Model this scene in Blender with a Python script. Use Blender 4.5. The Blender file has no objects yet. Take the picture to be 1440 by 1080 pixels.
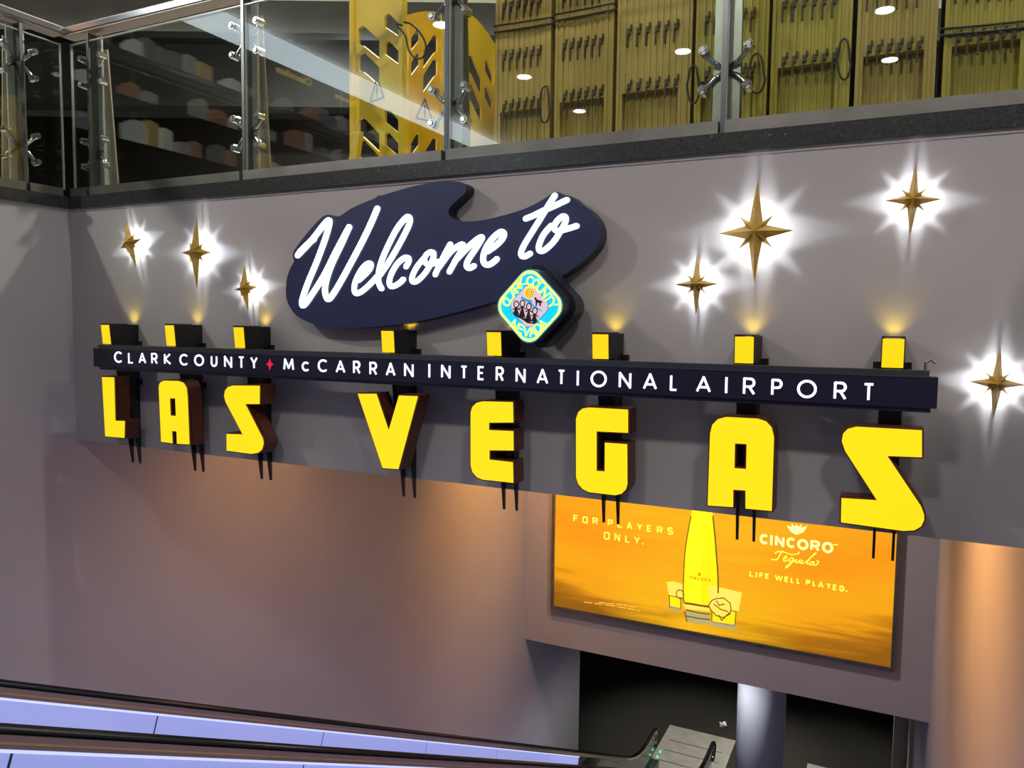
import bpy, bmesh, math, random
from mathutils import Vector, Matrix
from mathutils.geometry import tessellate_polygon
random.seed(7)
scene = bpy.context.scene
C = scene.collection
ZC = 10.35                      # camera height above the lower floor
# ------------------------------------------------------------------ camera
F, CX, CY = 1085.0, 720.0, 540.0
XA = Vector((0.89760205, 0.04311724, -0.4386929))     # world axes seen in camera space (x right, y down, z forward)
YA = Vector((0.44064425, -0.06074906, 0.89562392))
ZA = Vector((0.01196666, -0.99722137, -0.07352784))
right = Vector((XA[0], YA[0], ZA[0])); down = Vector((XA[1], YA[1], ZA[1])); fwd = Vector((XA[2], YA[2], ZA[2]))
cam_d = bpy.data.cameras.new('camera'); cam = bpy.data.objects.new('camera', cam_d); C.objects.link(cam)
m = Matrix((right, -down, -fwd)).transposed().to_4x4(); m.translation = Vector((0, 0, ZC)); cam.matrix_world = m
cam_d.sensor_width = 36; cam_d.lens = F / 1440 * 36; cam_d.clip_end = 200; cam_d.clip_start = .02
scene.camera = cam
# ------------------------------------------------------------------ world, exposure
w = bpy.data.worlds.new('World'); scene.world = w; w.use_nodes = True
w.node_tree.nodes['Background'].inputs[0].default_value = (.97, .96, 1, 1)
w.node_tree.nodes['Background'].inputs[1].default_value = .052
vs = scene.view_settings; vs.view_transform = 'Standard'; vs.look = 'None'; vs.exposure = 0; vs.gamma = 1; vs.use_curve_mapping = False
# light levels
P_DOWN, P_WELL, P_WARM, P_STAR, P_TAB = 190, 600, 330, 9., .9

def ray(px, py):
    c = Vector((px - CX, py - CY, F)); return Vector((XA.dot(c), YA.dot(c), ZA.dot(c)))
def aty(px, py, y): r = ray(px, py); r *= y / r.y; return Vector((r.x, r.y, r.z + ZC))
def atx(px, py, x): r = ray(px, py); r *= x / r.x; return Vector((r.x, r.y, r.z + ZC))
def atz(px, py, z): r = ray(px, py); r *= z / r.z; return Vector((r.x, r.y, r.z + ZC))
# ------------------------------------------------------------------ materials
M = {}
def mat(name, col, rough=.5, metal=0., emit=None, es=1., noise=0., nscale=8., bump=0., bscale=60., spec=.5):
    mt = bpy.data.materials.new(name); mt.use_nodes = True; nt = mt.node_tree
    b = nt.nodes['Principled BSDF']; b.inputs['Base Color'].default_value = (*col, 1)
    b.inputs['Roughness'].default_value = rough; b.inputs['Metallic'].default_value = metal
    b.inputs['Specular IOR Level'].default_value = spec
    if emit: b.inputs['Emission Color'].default_value = (*emit, 1); b.inputs['Emission Strength'].default_value = es
    if noise or bump: tc = nt.nodes.new('ShaderNodeTexCoord')
    if noise:
        n = nt.nodes.new('ShaderNodeTexNoise'); n.inputs['Scale'].default_value = nscale; n.inputs['Detail'].default_value = 5
        nt.links.new(tc.outputs['Object'], n.inputs['Vector'])
        r = nt.nodes.new('ShaderNodeValToRGB')
        r.color_ramp.elements[0].position = .3; r.color_ramp.elements[1].position = .7
        r.color_ramp.elements[0].color = (*[c * (1 - noise) for c in col], 1)
        r.color_ramp.elements[1].color = (*[min(1, c * (1 + noise)) for c in col], 1)
        nt.links.new(n.outputs['Fac'], r.inputs['Fac']); nt.links.new(r.outputs['Color'], b.inputs['Base Color'])
    if bump:
        n2 = nt.nodes.new('ShaderNodeTexNoise'); n2.inputs['Scale'].default_value = bscale
        nt.links.new(tc.outputs['Object'], n2.inputs['Vector'])
        bp = nt.nodes.new('ShaderNodeBump'); bp.inputs['Strength'].default_value = bump; bp.inputs['Distance'].default_value = .01
        nt.links.new(n2.outputs['Fac'], bp.inputs['Height']); nt.links.new(bp.outputs['Normal'], b.inputs['Normal'])
    M[name] = mt; return mt
mat('paint', (.42, .385, .375), .6, noise=.03, nscale=1.5, bump=.04, bscale=90)
mat('ceil', (.55, .52, .46), .8, noise=.03)
mat('terrazzo', (.45, .42, .38), .4, noise=.1, nscale=20)
mat('carpet', (.02, .018, .014), .95, noise=.3, nscale=60)
mat('dark_wall', (.075, .078, .075), .7, noise=.15, nscale=2)
mat('dark_shop', (.018, .013, .01), .5, noise=.3, nscale=3)
mat('steel', (.46, .46, .42), .36, .45, noise=.08, nscale=14)
mat('steel_dark', (.12, .125, .13), .35, .85)
mat('shoe', (.22, .21, .19), .38, .8, noise=.15, nscale=6)
mat('rail_metal', (.40, .35, .29), .45, .4)
mat('chrome', (.65, .66, .68), .15, 1.)
mat('pane_edge', (.40, .43, .36), .3, 0)
mat('navy', (.026, .032, .095), .38, 0, noise=.06, nscale=3)
mat('navy_dark', (.008, .009, .018), .4)
mat('bar_black', (.014, .012, .032), .35)
mat('neon', (.9, .95, 1), .4, 0, (.80, .96, 1), 1.12)
mat('bar_text', (.9, .92, 1), .4, 0, (.86, .91, 1), 1.0)
mat('red', (.6, .01, .03), .4, 0, (.62, .012, .05), 1)
mat('yellow_face', (.3, .2, .0), .4, 0, (1, .74, .007), 1.0)
mat('tab_face', (.3, .2, .0), .4, 0, (.96, .66, .006), 1.0)
mat('return_brown', (.085, .022, .010), .42, 0)
mat('pylon_black', (.006, .005, .005), .5)
mat('gold', (.50, .32, .055), .4, .15, noise=.1, nscale=20)
mat('led', (.9, .9, 1), .4, 0, (.9, .93, 1), 14)
mat('lamp', (1, 1, 1), .4, 0, (1, .97, .9), 26)
mat('added_cove_tube', (1, 1, 1), .4, 0, (1, .93, .8), 7)
mat('lamp_warm', (1, .8, .5), .4, 0, (1, .62, .3), 5)
mat('white_trim', (.8, .8, .8), .5)
mat('rubber', (.006, .006, .007), .35)
mat('bronze', (.34, .24, .17), .32, .4)
mat('lavender', (.35, .36, .5), .3, 0, (.30, .35, .80), .72, noise=.02, nscale=2)  # glow of the LED-lit wall behind the glass, put into the panels
mat('led_strip', (.5, .5, .6), .4, 0, (.60, .67, 1), .95)
mat('gold_highlight', (.62, .36, .13), .3, .3)
mat('seam', (.03, .03, .05), .5)
mat('plate', (.46, .44, .39), .4, .3, noise=.15, nscale=4)
mat('column', (.5, .5, .54), .45, 0)
mat('steps', (.1, .1, .1), .5, .6)
mat('green_led', (.0, .6, .2), .4, 0, (.02, 1, .3), 2.5)
mat('paper', (.8, .8, .78), .8)
mat('barrier', (.80, .53, .02), .42, 0, noise=.06, nscale=5)
mat('barrier_tan', (.40, .27, .055), .55, 0, noise=.08, nscale=6)
mat('barrier_olive', (.36, .278, .03), .55, 0, noise=.08, nscale=6)
mat('hinge', (.045, .028, .008), .6)
mat('strap', (.012, .01, .008), .6)
mat('ink', (.03, .028, .02), .6)
mat('cyan', (0, .5, .8), .4, 0, (.004, .50, .88), .95)
mat('lime', (.7, .9, .2), .4, 0, (.66, .90, .19), .95)
mat('teal_rim', (.01, .2, .35), .4, 0, (.01, .16, .30), .6)
mat('pinkish', (.7, .5, .55), .4, 0, (.58, .46, .52), .8)
mat('brown_ink', (.03, .015, .01), .5)
mat('emblem_yellow', (.9, .8, .05), .4, 0, (.95, .85, .09), 1)
mat('emblem_sun', (.9, .6, .05), .4, 0, (.95, .60, .08), 1)
mat('emblem_blue', (.02, .3, .6), .4, 0, (.03, .33, .66), .7)
mat('ad_text', (.9, .8, .1), .5, 0, (1, .80, .10), 1)
mat('ad_pale', (.9, .8, .4), .5, 0, (1, .83, .28), 1)
mat('ad_bottle', (.9, .7, .0), .5, 0, (1, .66, .004), 1)
mat('ad_bottle_light', (.9, .7, .0), .5, 0, (1, .75, .01), 1)
mat('ad_glass', (.9, .75, .2), .5, 0, (1, .60, .055), 1)
mat('ad_dark', (.1, .08, .01), .5, 0, (.13, .09, .008), 1)
mat('ad_ink', (.4, .25, .0), .5, 0, (.50, .28, .004), 1)
mat('ad_grey', (.4, .38, .2), .5, 0, (.36, .32, .12), 1)
mat('ad_ghost', (.9, .5, .1), .5, 0, (1, .52, .06), 1)
mat('band_light', (.9, .92, .95), .4, 0, (.80, .9, 1), 5.5)
mat('shop_gold', (.9, .6, .1), .4, 0, (1, .62, .12), 1.5)
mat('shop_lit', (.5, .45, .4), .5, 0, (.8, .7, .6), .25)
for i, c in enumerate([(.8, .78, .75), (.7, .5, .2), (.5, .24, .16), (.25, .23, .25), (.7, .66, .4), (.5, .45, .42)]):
    mat('goods%d' % i, c, .5, 0, c, .9)  # shop lighting put into the boxes as emission of their own colour
def granite():
    mt = mat('granite', (.03, .033, .032), .22); nt = mt.node_tree; b = nt.nodes['Principled BSDF']
    tc = nt.nodes.new('ShaderNodeTexCoord'); n = nt.nodes.new('ShaderNodeTexVoronoi'); n.inputs['Scale'].default_value = 75
    nt.links.new(tc.outputs['Object'], n.inputs['Vector'])
    r = nt.nodes.new('ShaderNodeValToRGB'); e = r.color_ramp.elements
    e[0].position = .0; e[0].color = (.022, .024, .024, 1); e[1].position = .9; e[1].color = (.05, .055, .052, 1)
    nt.links.new(n.outputs['Distance'], r.inputs['Fac'])
    n2 = nt.nodes.new('ShaderNodeTexVoronoi'); n2.inputs['Scale'].default_value = 22; nt.links.new(tc.outputs['Object'], n2.inputs['Vector'])
    lt = nt.nodes.new('ShaderNodeMath'); lt.operation = 'LESS_THAN'; lt.inputs[1].default_value = .1; nt.links.new(n2.outputs['Distance'], lt.inputs[0])
    mx = nt.nodes.new('ShaderNodeMixRGB'); mx.inputs[2].default_value = (.14, .15, .14, 1)
    nt.links.new(lt.outputs[0], mx.inputs[0]); nt.links.new(r.outputs[0], mx.inputs[1]); nt.links.new(mx.outputs[0], b.inputs['Base Color'])
granite()
def glass(name, tint=(.93, .97, .93), base=.05):
    mt = bpy.data.materials.new(name); mt.use_nodes = True; nt = mt.node_tree; nt.nodes.clear()
    o = nt.nodes.new('ShaderNodeOutputMaterial'); t = nt.nodes.new('ShaderNodeBsdfTransparent'); t.inputs[0].default_value = (*tint, 1)
    g = nt.nodes.new('ShaderNodeBsdfGlossy'); g.inputs['Roughness'].default_value = .0
    lw = nt.nodes.new('ShaderNodeLayerWeight'); lw.inputs['Blend'].default_value = .5
    p = nt.nodes.new('ShaderNodeMath'); p.operation = 'POWER'; p.inputs[1].default_value = 5
    ma = nt.nodes.new('ShaderNodeMath'); ma.operation = 'MULTIPLY_ADD'; ma.inputs[1].default_value = 1 - base; ma.inputs[2].default_value = base
    mx = nt.nodes.new('ShaderNodeMixShader')
    nt.links.new(lw.outputs['Facing'], p.inputs[0]); nt.links.new(p.outputs[0], ma.inputs[0]); nt.links.new(ma.outputs[0], mx.inputs[0])
    nt.links.new(t.outputs[0], mx.inputs[1]); nt.links.new(g.outputs[0], mx.inputs[2]); nt.links.new(mx.outputs[0], o.inputs[0])
    M[name] = mt
glass('glass'); glass('glass_esc', (.8, .84, .84), .06)
# ------------------------------------------------------------------ helpers
class MB:
    def __init__(s): s.v = []; s.f = []
    def add(s, vs_, fs):
        o = len(s.v); s.v += [tuple(p) for p in vs_]; s.f += [tuple(i + o for i in q) for q in fs]; return s
    def box(s, x0, x1, y0, y1, z0, z1):
        return s.add([(x, y, z) for x in (x0, x1) for y in (y0, y1) for z in (z0, z1)],
                     [(0, 1, 3, 2), (4, 6, 7, 5), (0, 4, 5, 1), (2, 3, 7, 6), (0, 2, 6, 4), (1, 5, 7, 3)])
    def cyl(s, a, b, r0, r1=None, n=14, cap=True):
        r1 = r0 if r1 is None else r1; a = Vector(a); b = Vector(b); d = (b - a).normalized()
        u = d.orthogonal().normalized(); v = d.cross(u)
        vs_ = []
        for (c, r) in ((a, r0), (b, r1)):
            vs_ += [c + (u * math.cos(t) + v * math.sin(t)) * r for t in (2 * math.pi * k / n for k in range(n))]
        fs = [(k, (k + 1) % n, n + (k + 1) % n, n + k) for k in range(n)]
        if cap: fs += [tuple(range(n))[::-1], tuple(range(n, 2 * n))]
        return s.add(vs_, fs)
    def tube(s, pts, r, n=8):
        pts = [Vector(p) for p in pts]; rings = []
        u = None
        for i, p in enumerate(pts):
            d = (pts[min(i + 1, len(pts) - 1)] - pts[max(i - 1, 0)]).normalized()
            u = d.orthogonal().normalized() if u is None else (u - d * u.dot(d)).normalized()
            v = d.cross(u); rings.append([p + (u * math.cos(2 * math.pi * k / n) + v * math.sin(2 * math.pi * k / n)) * r for k in range(n)])
        o = [q for g in rings for q in g]
        fs = [(i * n + k, i * n + (k + 1) % n, (i + 1) * n + (k + 1) % n, (i + 1) * n + k) for i in range(len(pts) - 1) for k in range(n)]
        fs += [tuple(range(n))[::-1], tuple(range((len(pts) - 1) * n, len(pts) * n))]
        return s.add(o, fs)
    def poly(s, loops, P, t=0., front=True, back=False, sides=True):
        """loops of 2-D points; P(u, v, d) -> 3-D, d = depth behind the front"""
        flat = [p for l in loops for p in l]; n = len(flat)
        tris = tessellate_polygon([[Vector((a, b, 0)) for a, b in l] for l in loops])
        vs_ = [P(a, b, 0) for a, b in flat] + [P(a, b, t) for a, b in flat]; fs = []
        if front: fs += [tuple(q) for q in tris]
        if back: fs += [tuple(i + n for i in q)[::-1] for q in tris]
        if sides and t:
            o = 0
            for l in loops:
                k = len(l)
                fs += [(o + i, o + (i + 1) % k, n + o + (i + 1) % k, n + o + i) for i in range(k)]; o += k
        return s.add(vs_, fs)
    def stroke(s, lines, wd, P, t=.004, caps=True, wfun=None):
        """ribbons with round joints; lines = 2-D polylines"""
        for l in lines:
            for i in range(len(l) - 1):
                a, b = Vector(l[i]), Vector(l[i + 1])
                if (b - a).length < 1e-6: continue
                nrm = (b - a).normalized().orthogonal() * (wd / 2)
                s.poly([[a + nrm, b + nrm, b - nrm, a - nrm]], P, t)
            for i, p in enumerate(l):
                if not caps and i in (0, len(l) - 1): continue
                s.poly([[(p[0] + wd / 2 * math.cos(2 * math.pi * k / 10), p[1] + wd / 2 * math.sin(2 * math.pi * k / 10)) for k in range(10)]], P, t)
        return s
    def build(s, name, mt, parent=None, smooth=False, weld=False):
        me = bpy.data.meshes.new(name); off = Vector(parent_loc(parent)) if parent else Vector((0, 0, 0))
        me.from_pydata([tuple(Vector(p) - off) for p in s.v], [], s.f); me.update()
        bm = bmesh.new(); bm.from_mesh(me)
        if weld: bmesh.ops.remove_doubles(bm, verts=bm.verts, dist=1e-5)
        bmesh.ops.recalc_face_normals(bm, faces=bm.faces); bm.to_mesh(me); bm.free()
        me.materials.append(M[mt])
        if smooth:
            for p in me.polygons: p.use_smooth = True
        o = bpy.data.objects.new(name, me); C.objects.link(o)
        if parent: o.parent = parent
        return o
LOC = {}
def parent_loc(p):
    l = Vector((0, 0, 0))
    while p: l += p.location; p = p.parent
    return l
def tag(o, label, cat, group=None, kind=None):
    o['label'] = label; o['category'] = cat
    if group: o['group'] = group
    if kind: o['kind'] = kind
    return o
def thing(name, label, cat, loc, group=None):
    o = bpy.data.objects.new(name, None); C.objects.link(o); o.location = loc; o.empty_display_size = .1
    return tag(o, label, cat, group)
def struct(o, label=None):
    o['kind'] = 'structure'
    if label: o['label'] = label
    return o
def lamp(name, kind, loc, energy, col, parent=None, aim=None, size=.1, cone=60, blend=.5):
    d = bpy.data.lights.new(name, kind); d.energy = energy; d.color = col
    if kind == 'AREA': d.size = size
    else: d.shadow_soft_size = size
    if kind == 'SPOT': d.spot_size = math.radians(cone); d.spot_blend = blend
    o = bpy.data.objects.new(name, d); C.objects.link(o); o.location = Vector(loc) - (parent_loc(parent) if parent else Vector((0, 0, 0)))
    if aim is not None: o.rotation_euler = (Vector(aim) - Vector(loc)).to_track_quat('-Z', 'Y').to_euler()
    if parent: o.parent = parent
    return o
def crom(pts, n=6):
    out = []
    for i in range(len(pts) - 1):
        p0, p1, p2, p3 = [Vector(pts[max(0, min(len(pts) - 1, j))]) for j in (i - 1, i, i + 1, i + 2)]
        for k in range(n):
            t = k / n
            out.append(.5 * ((2 * p1) + (p2 - p0) * t + (2 * p0 - 5 * p1 + 4 * p2 - p3) * t * t + (3 * p1 - p0 - 3 * p2 + p3) * t ** 3))
    out.append(Vector(pts[-1])); return out
def wallP(y): return lambda u, v, d: (u, y + d, v)
def px2(pts, y, sx=1., ox=0., oy=0.):
    """crop pixels -> (x, z) in the plane y"""
    out = []
    for a, b in pts:
        p = aty(ox + a / sx, oy + b / sx, y); out.append((p.x, p.z))
    return out
# stroke font, unit boxes
def arc(cx, cy, rx, ry, a0, a1, n=12): return [(cx + rx * math.cos(math.radians(a0 + (a1 - a0) * k / n)), cy + ry * math.sin(math.radians(a0 + (a1 - a0) * k / n))) for k in range(n + 1)]
GL = {
 'A': [[(0, 0), (.5, 1), (1, 0)], [(.2, .3), (.8, .3)]], 'C': [arc(.55, .5, .55, .5, 48, 312, 16)], 'c': [arc(.55, .5, .55, .5, 48, 312, 16)],
 'D': [[(0, 0), (0, 1), (.4, 1)] + arc(.4, .5, .6, .5, 90, -90)[1:] + [(0, 0)]], 'E': [[(1, 1), (0, 1), (0, 0), (1, 0)], [(0, .52), (.85, .52)]],
 'F': [[(1, 1), (0, 1), (0, 0)], [(0, .5), (.85, .5)]], 'I': [[(.5, 0), (.5, 1)]], 'K': [[(0, 0), (0, 1)], [(.95, 1), (.05, .48), (1, 0)]],
 'L': [[(0, 1), (0, 0), (1, 0)]], 'M': [[(0, 0), (.1, 1), (.5, .15), (.9, 1), (1, 0)]], 'N': [[(0, 0), (0, 1), (1, 0), (1, 1)]],
 'O': [arc(.5, .5, .5, .5, 0, 360, 24)], 'P': [[(0, 0), (0, 1), (.6, 1)] + arc(.6, .74, .4, .26, 90, -90, 8)[1:] + [(0, .48)]],
 'R': [[(0, 0), (0, 1), (.6, 1)] + arc(.6, .74, .38, .26, 90, -90, 8)[1:] + [(0, .48)], [(.5, .48), (1, 0)]],
 'S': [[(.95, .9), (.7, 1), (.3, 1), (.05, .85), (.05, .65), (.3, .52), (.7, .48), (.95, .35), (.95, .15), (.7, 0), (.3, 0), (.05, .1)]],
 'T': [[(0, 1), (1, 1)], [(.5, 1), (.5, 0)]], 'U': [[(0, 1), (0, .35)] + arc(.5, .35, .5, .35, 180, 360, 10)[1:] + [(1, 1)]],
 'V': [[(0, 1), (.5, 0), (1, 1)]], 'W': [[(0, 1), (.25, 0), (.5, .85), (.75, 0), (1, 1)]], 'Y': [[(0, 1), (.5, .48), (1, 1)], [(.5, .48), (.5, 0)]], '.': [[(.4, 0), (.5, 0)]],
}
GL['0'] = [[(.15, 0), (.85, 0), (1, .15), (1, .85), (.85, 1), (.15, 1), (0, .85), (0, .15), (.15, 0)]]
def glyph(ch, x0, x1, z0, z1, wd, P, name, mt, parent, t=.004, caps=False):
    h = wd / 2
    if ch == 'I': x0 = x1 = (x0 + x1) / 2; lines = [[(x0, z0), (x0, z1)]]
    else: lines = [[(x0 + h + a * (x1 - x0 - wd), z0 + h * .9 + b * (z1 - z0 - wd * .9)) for a, b in l] for l in GL[ch]]
    return MB().stroke(lines, wd, P, t, caps or ch in 'ALT' and False).build(name, mt, parent)

# ------------------------------------------------------------------ setting
YF, XL, XR, YB, YEND = 3.6, -5.28, .67, 11.4, 14.0
ZT, ZB = ZC + .795, ZC - .852           # fascia top and bottom
struct(MB().box(XL, 9, YF, YF + .3, ZB, ZT).build('wall_front', 'paint'), 'grey plastered wall face carrying the illuminated sign')
struct(MB().box(XL - .3, XL, -7, YEND, 0, ZT).build('wall_left', 'paint'))
struct(MB().box(XR, XR + .3, -7, 17.6, 0, ZB).build('wall_right', 'paint'))
struct(MB().box(XR, XR + .3, -7, YF, ZB, ZT).build('wall_right_upper', 'paint'))
struct(MB().box(.40, XR, 17.6, 17.9, 0, ZC - 5).build('wall_pier', 'paint'))
struct(MB().box(XL, XR, YB, YB + .5, ZC - 5.20, ZC - .4).build('wall_bulkhead', 'paint'), 'grey bulkhead wall above the dark passage')
struct(MB().box(-14, 9, YF + .3, 30, ZC - .40, ZC + .80).build('ceiling_lower', 'paint'))
struct(MB().box(-14, 9, YF + .3, 20, ZC + .80, ZC + .868).build('floor_upper', 'terrazzo'))
struct(MB().box(-14, XL - .3, -14, YF + .3, ZC + .4, ZC + .868).build('floor_upper_left', 'terrazzo'))
struct(MB().box(-16, 12, -8, 32, -.2, 0).build('floor', 'carpet'))
struct(MB().box(-16, 12, 30, 30.3, 0, ZC).build('wall_back', 'dark_wall'))
struct(MB().box(-12, -11.7, YEND, 30, 0, ZC - .4).build('wall_passage_left', 'dark_shop'))
struct(MB().box(8.7, 9, YEND, 30, 0, ZC - .4).build('wall_passage_right', 'dark_shop'))
struct(MB().box(-18, 14, -16, 22, ZC + 4.05, ZC + 4.3).build('ceiling', 'ceil'))
# granite kerb and bead
struct(MB().box(XL - .32, 9, YF - .025, YF + .32, ZT, ZC + .878).build('trim_1', 'granite'), 'black speckled granite kerb under the glass balustrade')
struct(MB().box(XL - .32, XL + .025, -7, YF - .025, ZT, ZC + .878).build('trim_2', 'granite'))
struct(MB().box(XL + .006, 9, YF - .006, YF, ZT - .02, ZT).build('trim_3', 'paint'))
struct(MB().box(XL, XL + .006, -7, YF - .006, ZT - .02, ZT).build('trim_4', 'paint'))
# far wall of the upper floor, square to the view
fh = Vector((fwd.x, fwd.y, 0)).normalized(); rh = Vector((fh.y, -fh.x, 0))
def skew(a, d, z): q = fh * d + rh * a; return (q.x, q.y, ZC + z)
def skewbox(a0, a1, d0, d1, z0, z1):
    b = MB(); b.box(a0, a1, d0, d1, z0, z1); b.v = [skew(*p) for p in b.v]; return b
struct(skewbox(-14, 14, 10, 10.3, 2.75, 4.05).build('wall_upper', 'dark_wall'))
struct(skewbox(-14, 14, 10.6, 10.8, .87, 2.75).build('wall_upper_recess', 'dark_shop'))
for k, d in enumerate((9.35, 9.6)):
    o = skewbox(-9, 9, d, d + .09, 4.035, 4.049).build('ceiling_slot', 'strap'); tag(o, ['black slot vent along ceiling, strip nearer the glass', 'black slot vent along ceiling, strip nearer the far wall'][k], 'vent', 'ceiling slot vents')
# ------------------------------------------------------------------ ceiling downlights
def downlight(x, y, label, energy, cone=120, col=(1, .96, .9), aim=None, blend=.8, soft=.1):
    t = thing('downlight', label, 'ceiling light', (x, y, ZC + 4.05), 'ceiling downlights')
    MB().cyl((x, y, ZC + 4.05), (x, y, ZC + 4.03), .15, .14, 24).build('trim_ring', 'white_trim', t)
    MB().cyl((x, y, ZC + 4.03), (x, y, ZC + 4.022), .11, .11, 24).build('lens', 'lamp', t)
    lamp('downlight_bulb', 'SPOT', (x, y, ZC + 4.0), energy, col, t, aim if aim else (x, y, ZC), soft, cone, blend)
for k, (x, y) in enumerate([(-5.59, -1.9), (-2.9, -4.2), (-5.5, -4.3), (-5.4, -6.5), (-.25, -3.8), (-.2, -5.8)]):
    downlight(x, y, ['round ceiling downlight nearest the shop corner', 'round ceiling downlight over the middle of the well', 'round ceiling downlight second along the shop row',
                     'round ceiling downlight furthest along the shop row', 'round ceiling downlight over the right escalator, nearer', 'round ceiling downlight over the right escalator, further'][k], P_DOWN)
# downlights over the well that wash the sign wall
for k, (x, y, ax, ay, az) in enumerate([(-7.1, .2, -4.0, YF, .2), (-1.6, -1.1, -1.4, YF, .2), (1.8, -1.1, 1.3, YF, .2), (-3.2, 5.5, XL, 2.0, .0)]):
    downlight(x, y, ['round downlight washing the left part of the sign wall', 'round downlight washing the middle of the sign wall', 'round downlight washing the right end of the sign wall', 'round downlight washing the left well wall'][k],
              P_WELL * (1.25, .65, .8, 1.15)[k], 100, (1, .95, .9), (ax, ay, ZC + az), .8, .12 if k in (0, 3) else .3)
# unseen downlights added to brighten the barriers and the far wall
for k, (x, y) in enumerate([(-5.6, 8.2), (-1.6, 4.9), (1.0, 4.9)]):
    downlight(x, y - 1.6, ['added round downlight above the dark shopfront beyond the glass', 'added round downlight above the tan barrier stacks', 'added round downlight above the olive barrier stacks'][k], P_DOWN * (2.2, 1., 1.)[k], 150)
# trough added along the far header to brighten the dark ceiling
cv = thing('added_cove_light', 'added slim trough light on the far header, brightening the ceiling', 'lamp', skew(0, 9.9, 3.5))
skewbox(-8, 6, 9.8, 9.99, 3.5, 3.52).build('trough', 'steel_dark', cv)
skewbox(-8, 6, 9.78, 9.8, 3.5, 3.58).build('trough_lip', 'steel_dark', cv)
skewbox(-8, 6, 9.84, 9.95, 3.522, 3.53).build('tube', 'added_cove_tube', cv)
# warm wall washers under the slab
for k, (x, y, tx, ty, tz, e) in enumerate([(-4.1, 9.7, XL, 10.3, -2.5, 1.7), (-4.0, 5.4, XL, 5.2, -2.6, .3), (-1.0, 6.6, XR, 6.2, -2.6, 2.1)]):
    t = thing('wall_washer', ['warm recessed wall washer near the bulkhead', 'warm recessed wall washer under the sign letters', 'warm recessed wall washer beside the right wall'][k], 'lamp', (x, y, ZC - .40), 'warm wall washers')
    MB().cyl((x, y, ZC - .40), (x, y, ZC - .46), .10, .10, 20).build('housing', 'white_trim', t)
    MB().cyl((x, y, ZC - .46), (x, y, ZC - .465), .08, .08, 20).build('lens', 'lamp_warm', t)
    lamp('washer_bulb', 'SPOT', (x, y, ZC - .48), P_WARM * e, (1, .48, .15), t, (tx, ty, ZC + tz), .12, 125, 1.)
for k, (x, y) in enumerate([(-2.3, 5.0), (-2.0, 8.8)]):  # unseen fill lights added to brighten the shaft walls and bulkhead
    t = thing('added_shaft_light', ['added white fill light under the slab near the sign', 'added white fill light under the slab near the bulkhead'][k], 'lamp', (x, y, ZC - .40), 'added white shaft lights')
    MB().cyl((x, y, ZC - .40), (x, y, ZC - .42), .14, .13, 20).build('trim_ring', 'white_trim', t)
    MB().cyl((x, y, ZC - .42), (x, y, ZC - .425), .10, .10, 20).build('lens', 'lamp', t)
    lamp('added_shaft_bulb', 'SPOT', (x, y, ZC - .45), (85, 440)[k], (1, .91, .9), t, ((x, y, 0), (-2.1, YB, ZC - 4.))[k], .12, (165, 125)[k], .8)
# ------------------------------------------------------------------ escalators
XW = 1.34
def esc_path(y0=-4.4, dy=0., n=8):
    pts = [(y0, -.65 - .55 * y0)]
    a = (15.0, -.65 - .55 * 15.0); b = (16.55, -9.39); c = (15.88, -9.39)
    for k in range(n + 1):
        t = k / n; pts.append(tuple(a[i] * (1 - t) ** 2 + 2 * c[i] * t * (1 - t) + b[i] * t * t for i in (0, 1)))
    pts.append((17.3, -9.39)); return [(y + dy, z + ZC) for y, z in pts]
def sweep(path, x0, x1, o0, o1):
    b = MB(); n = len(path)
    vs_ = [(x, y, z + o) for y, z in path for x, o in ((x0, o0), (x1, o0), (x1, o1), (x0, o1))]
    fs = [(i * 4 + k, i * 4 + (k + 1) % 4, i * 4 + 4 + (k + 1) % 4, i * 4 + 4 + k) for i in range(n - 1) for k in range(4)]
    fs += [(0, 1, 2, 3), (n * 4 - 4, n * 4 - 3, n * 4 - 2, n * 4 - 1)]
    return b.add(vs_, fs)
def zat(y): return -.65 - .55 * y + ZC
s0, s1 = atx(222, 1010, -4.6).y, atx(455, 1035, -4.6).y
PITCH = s1 - s0
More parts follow.
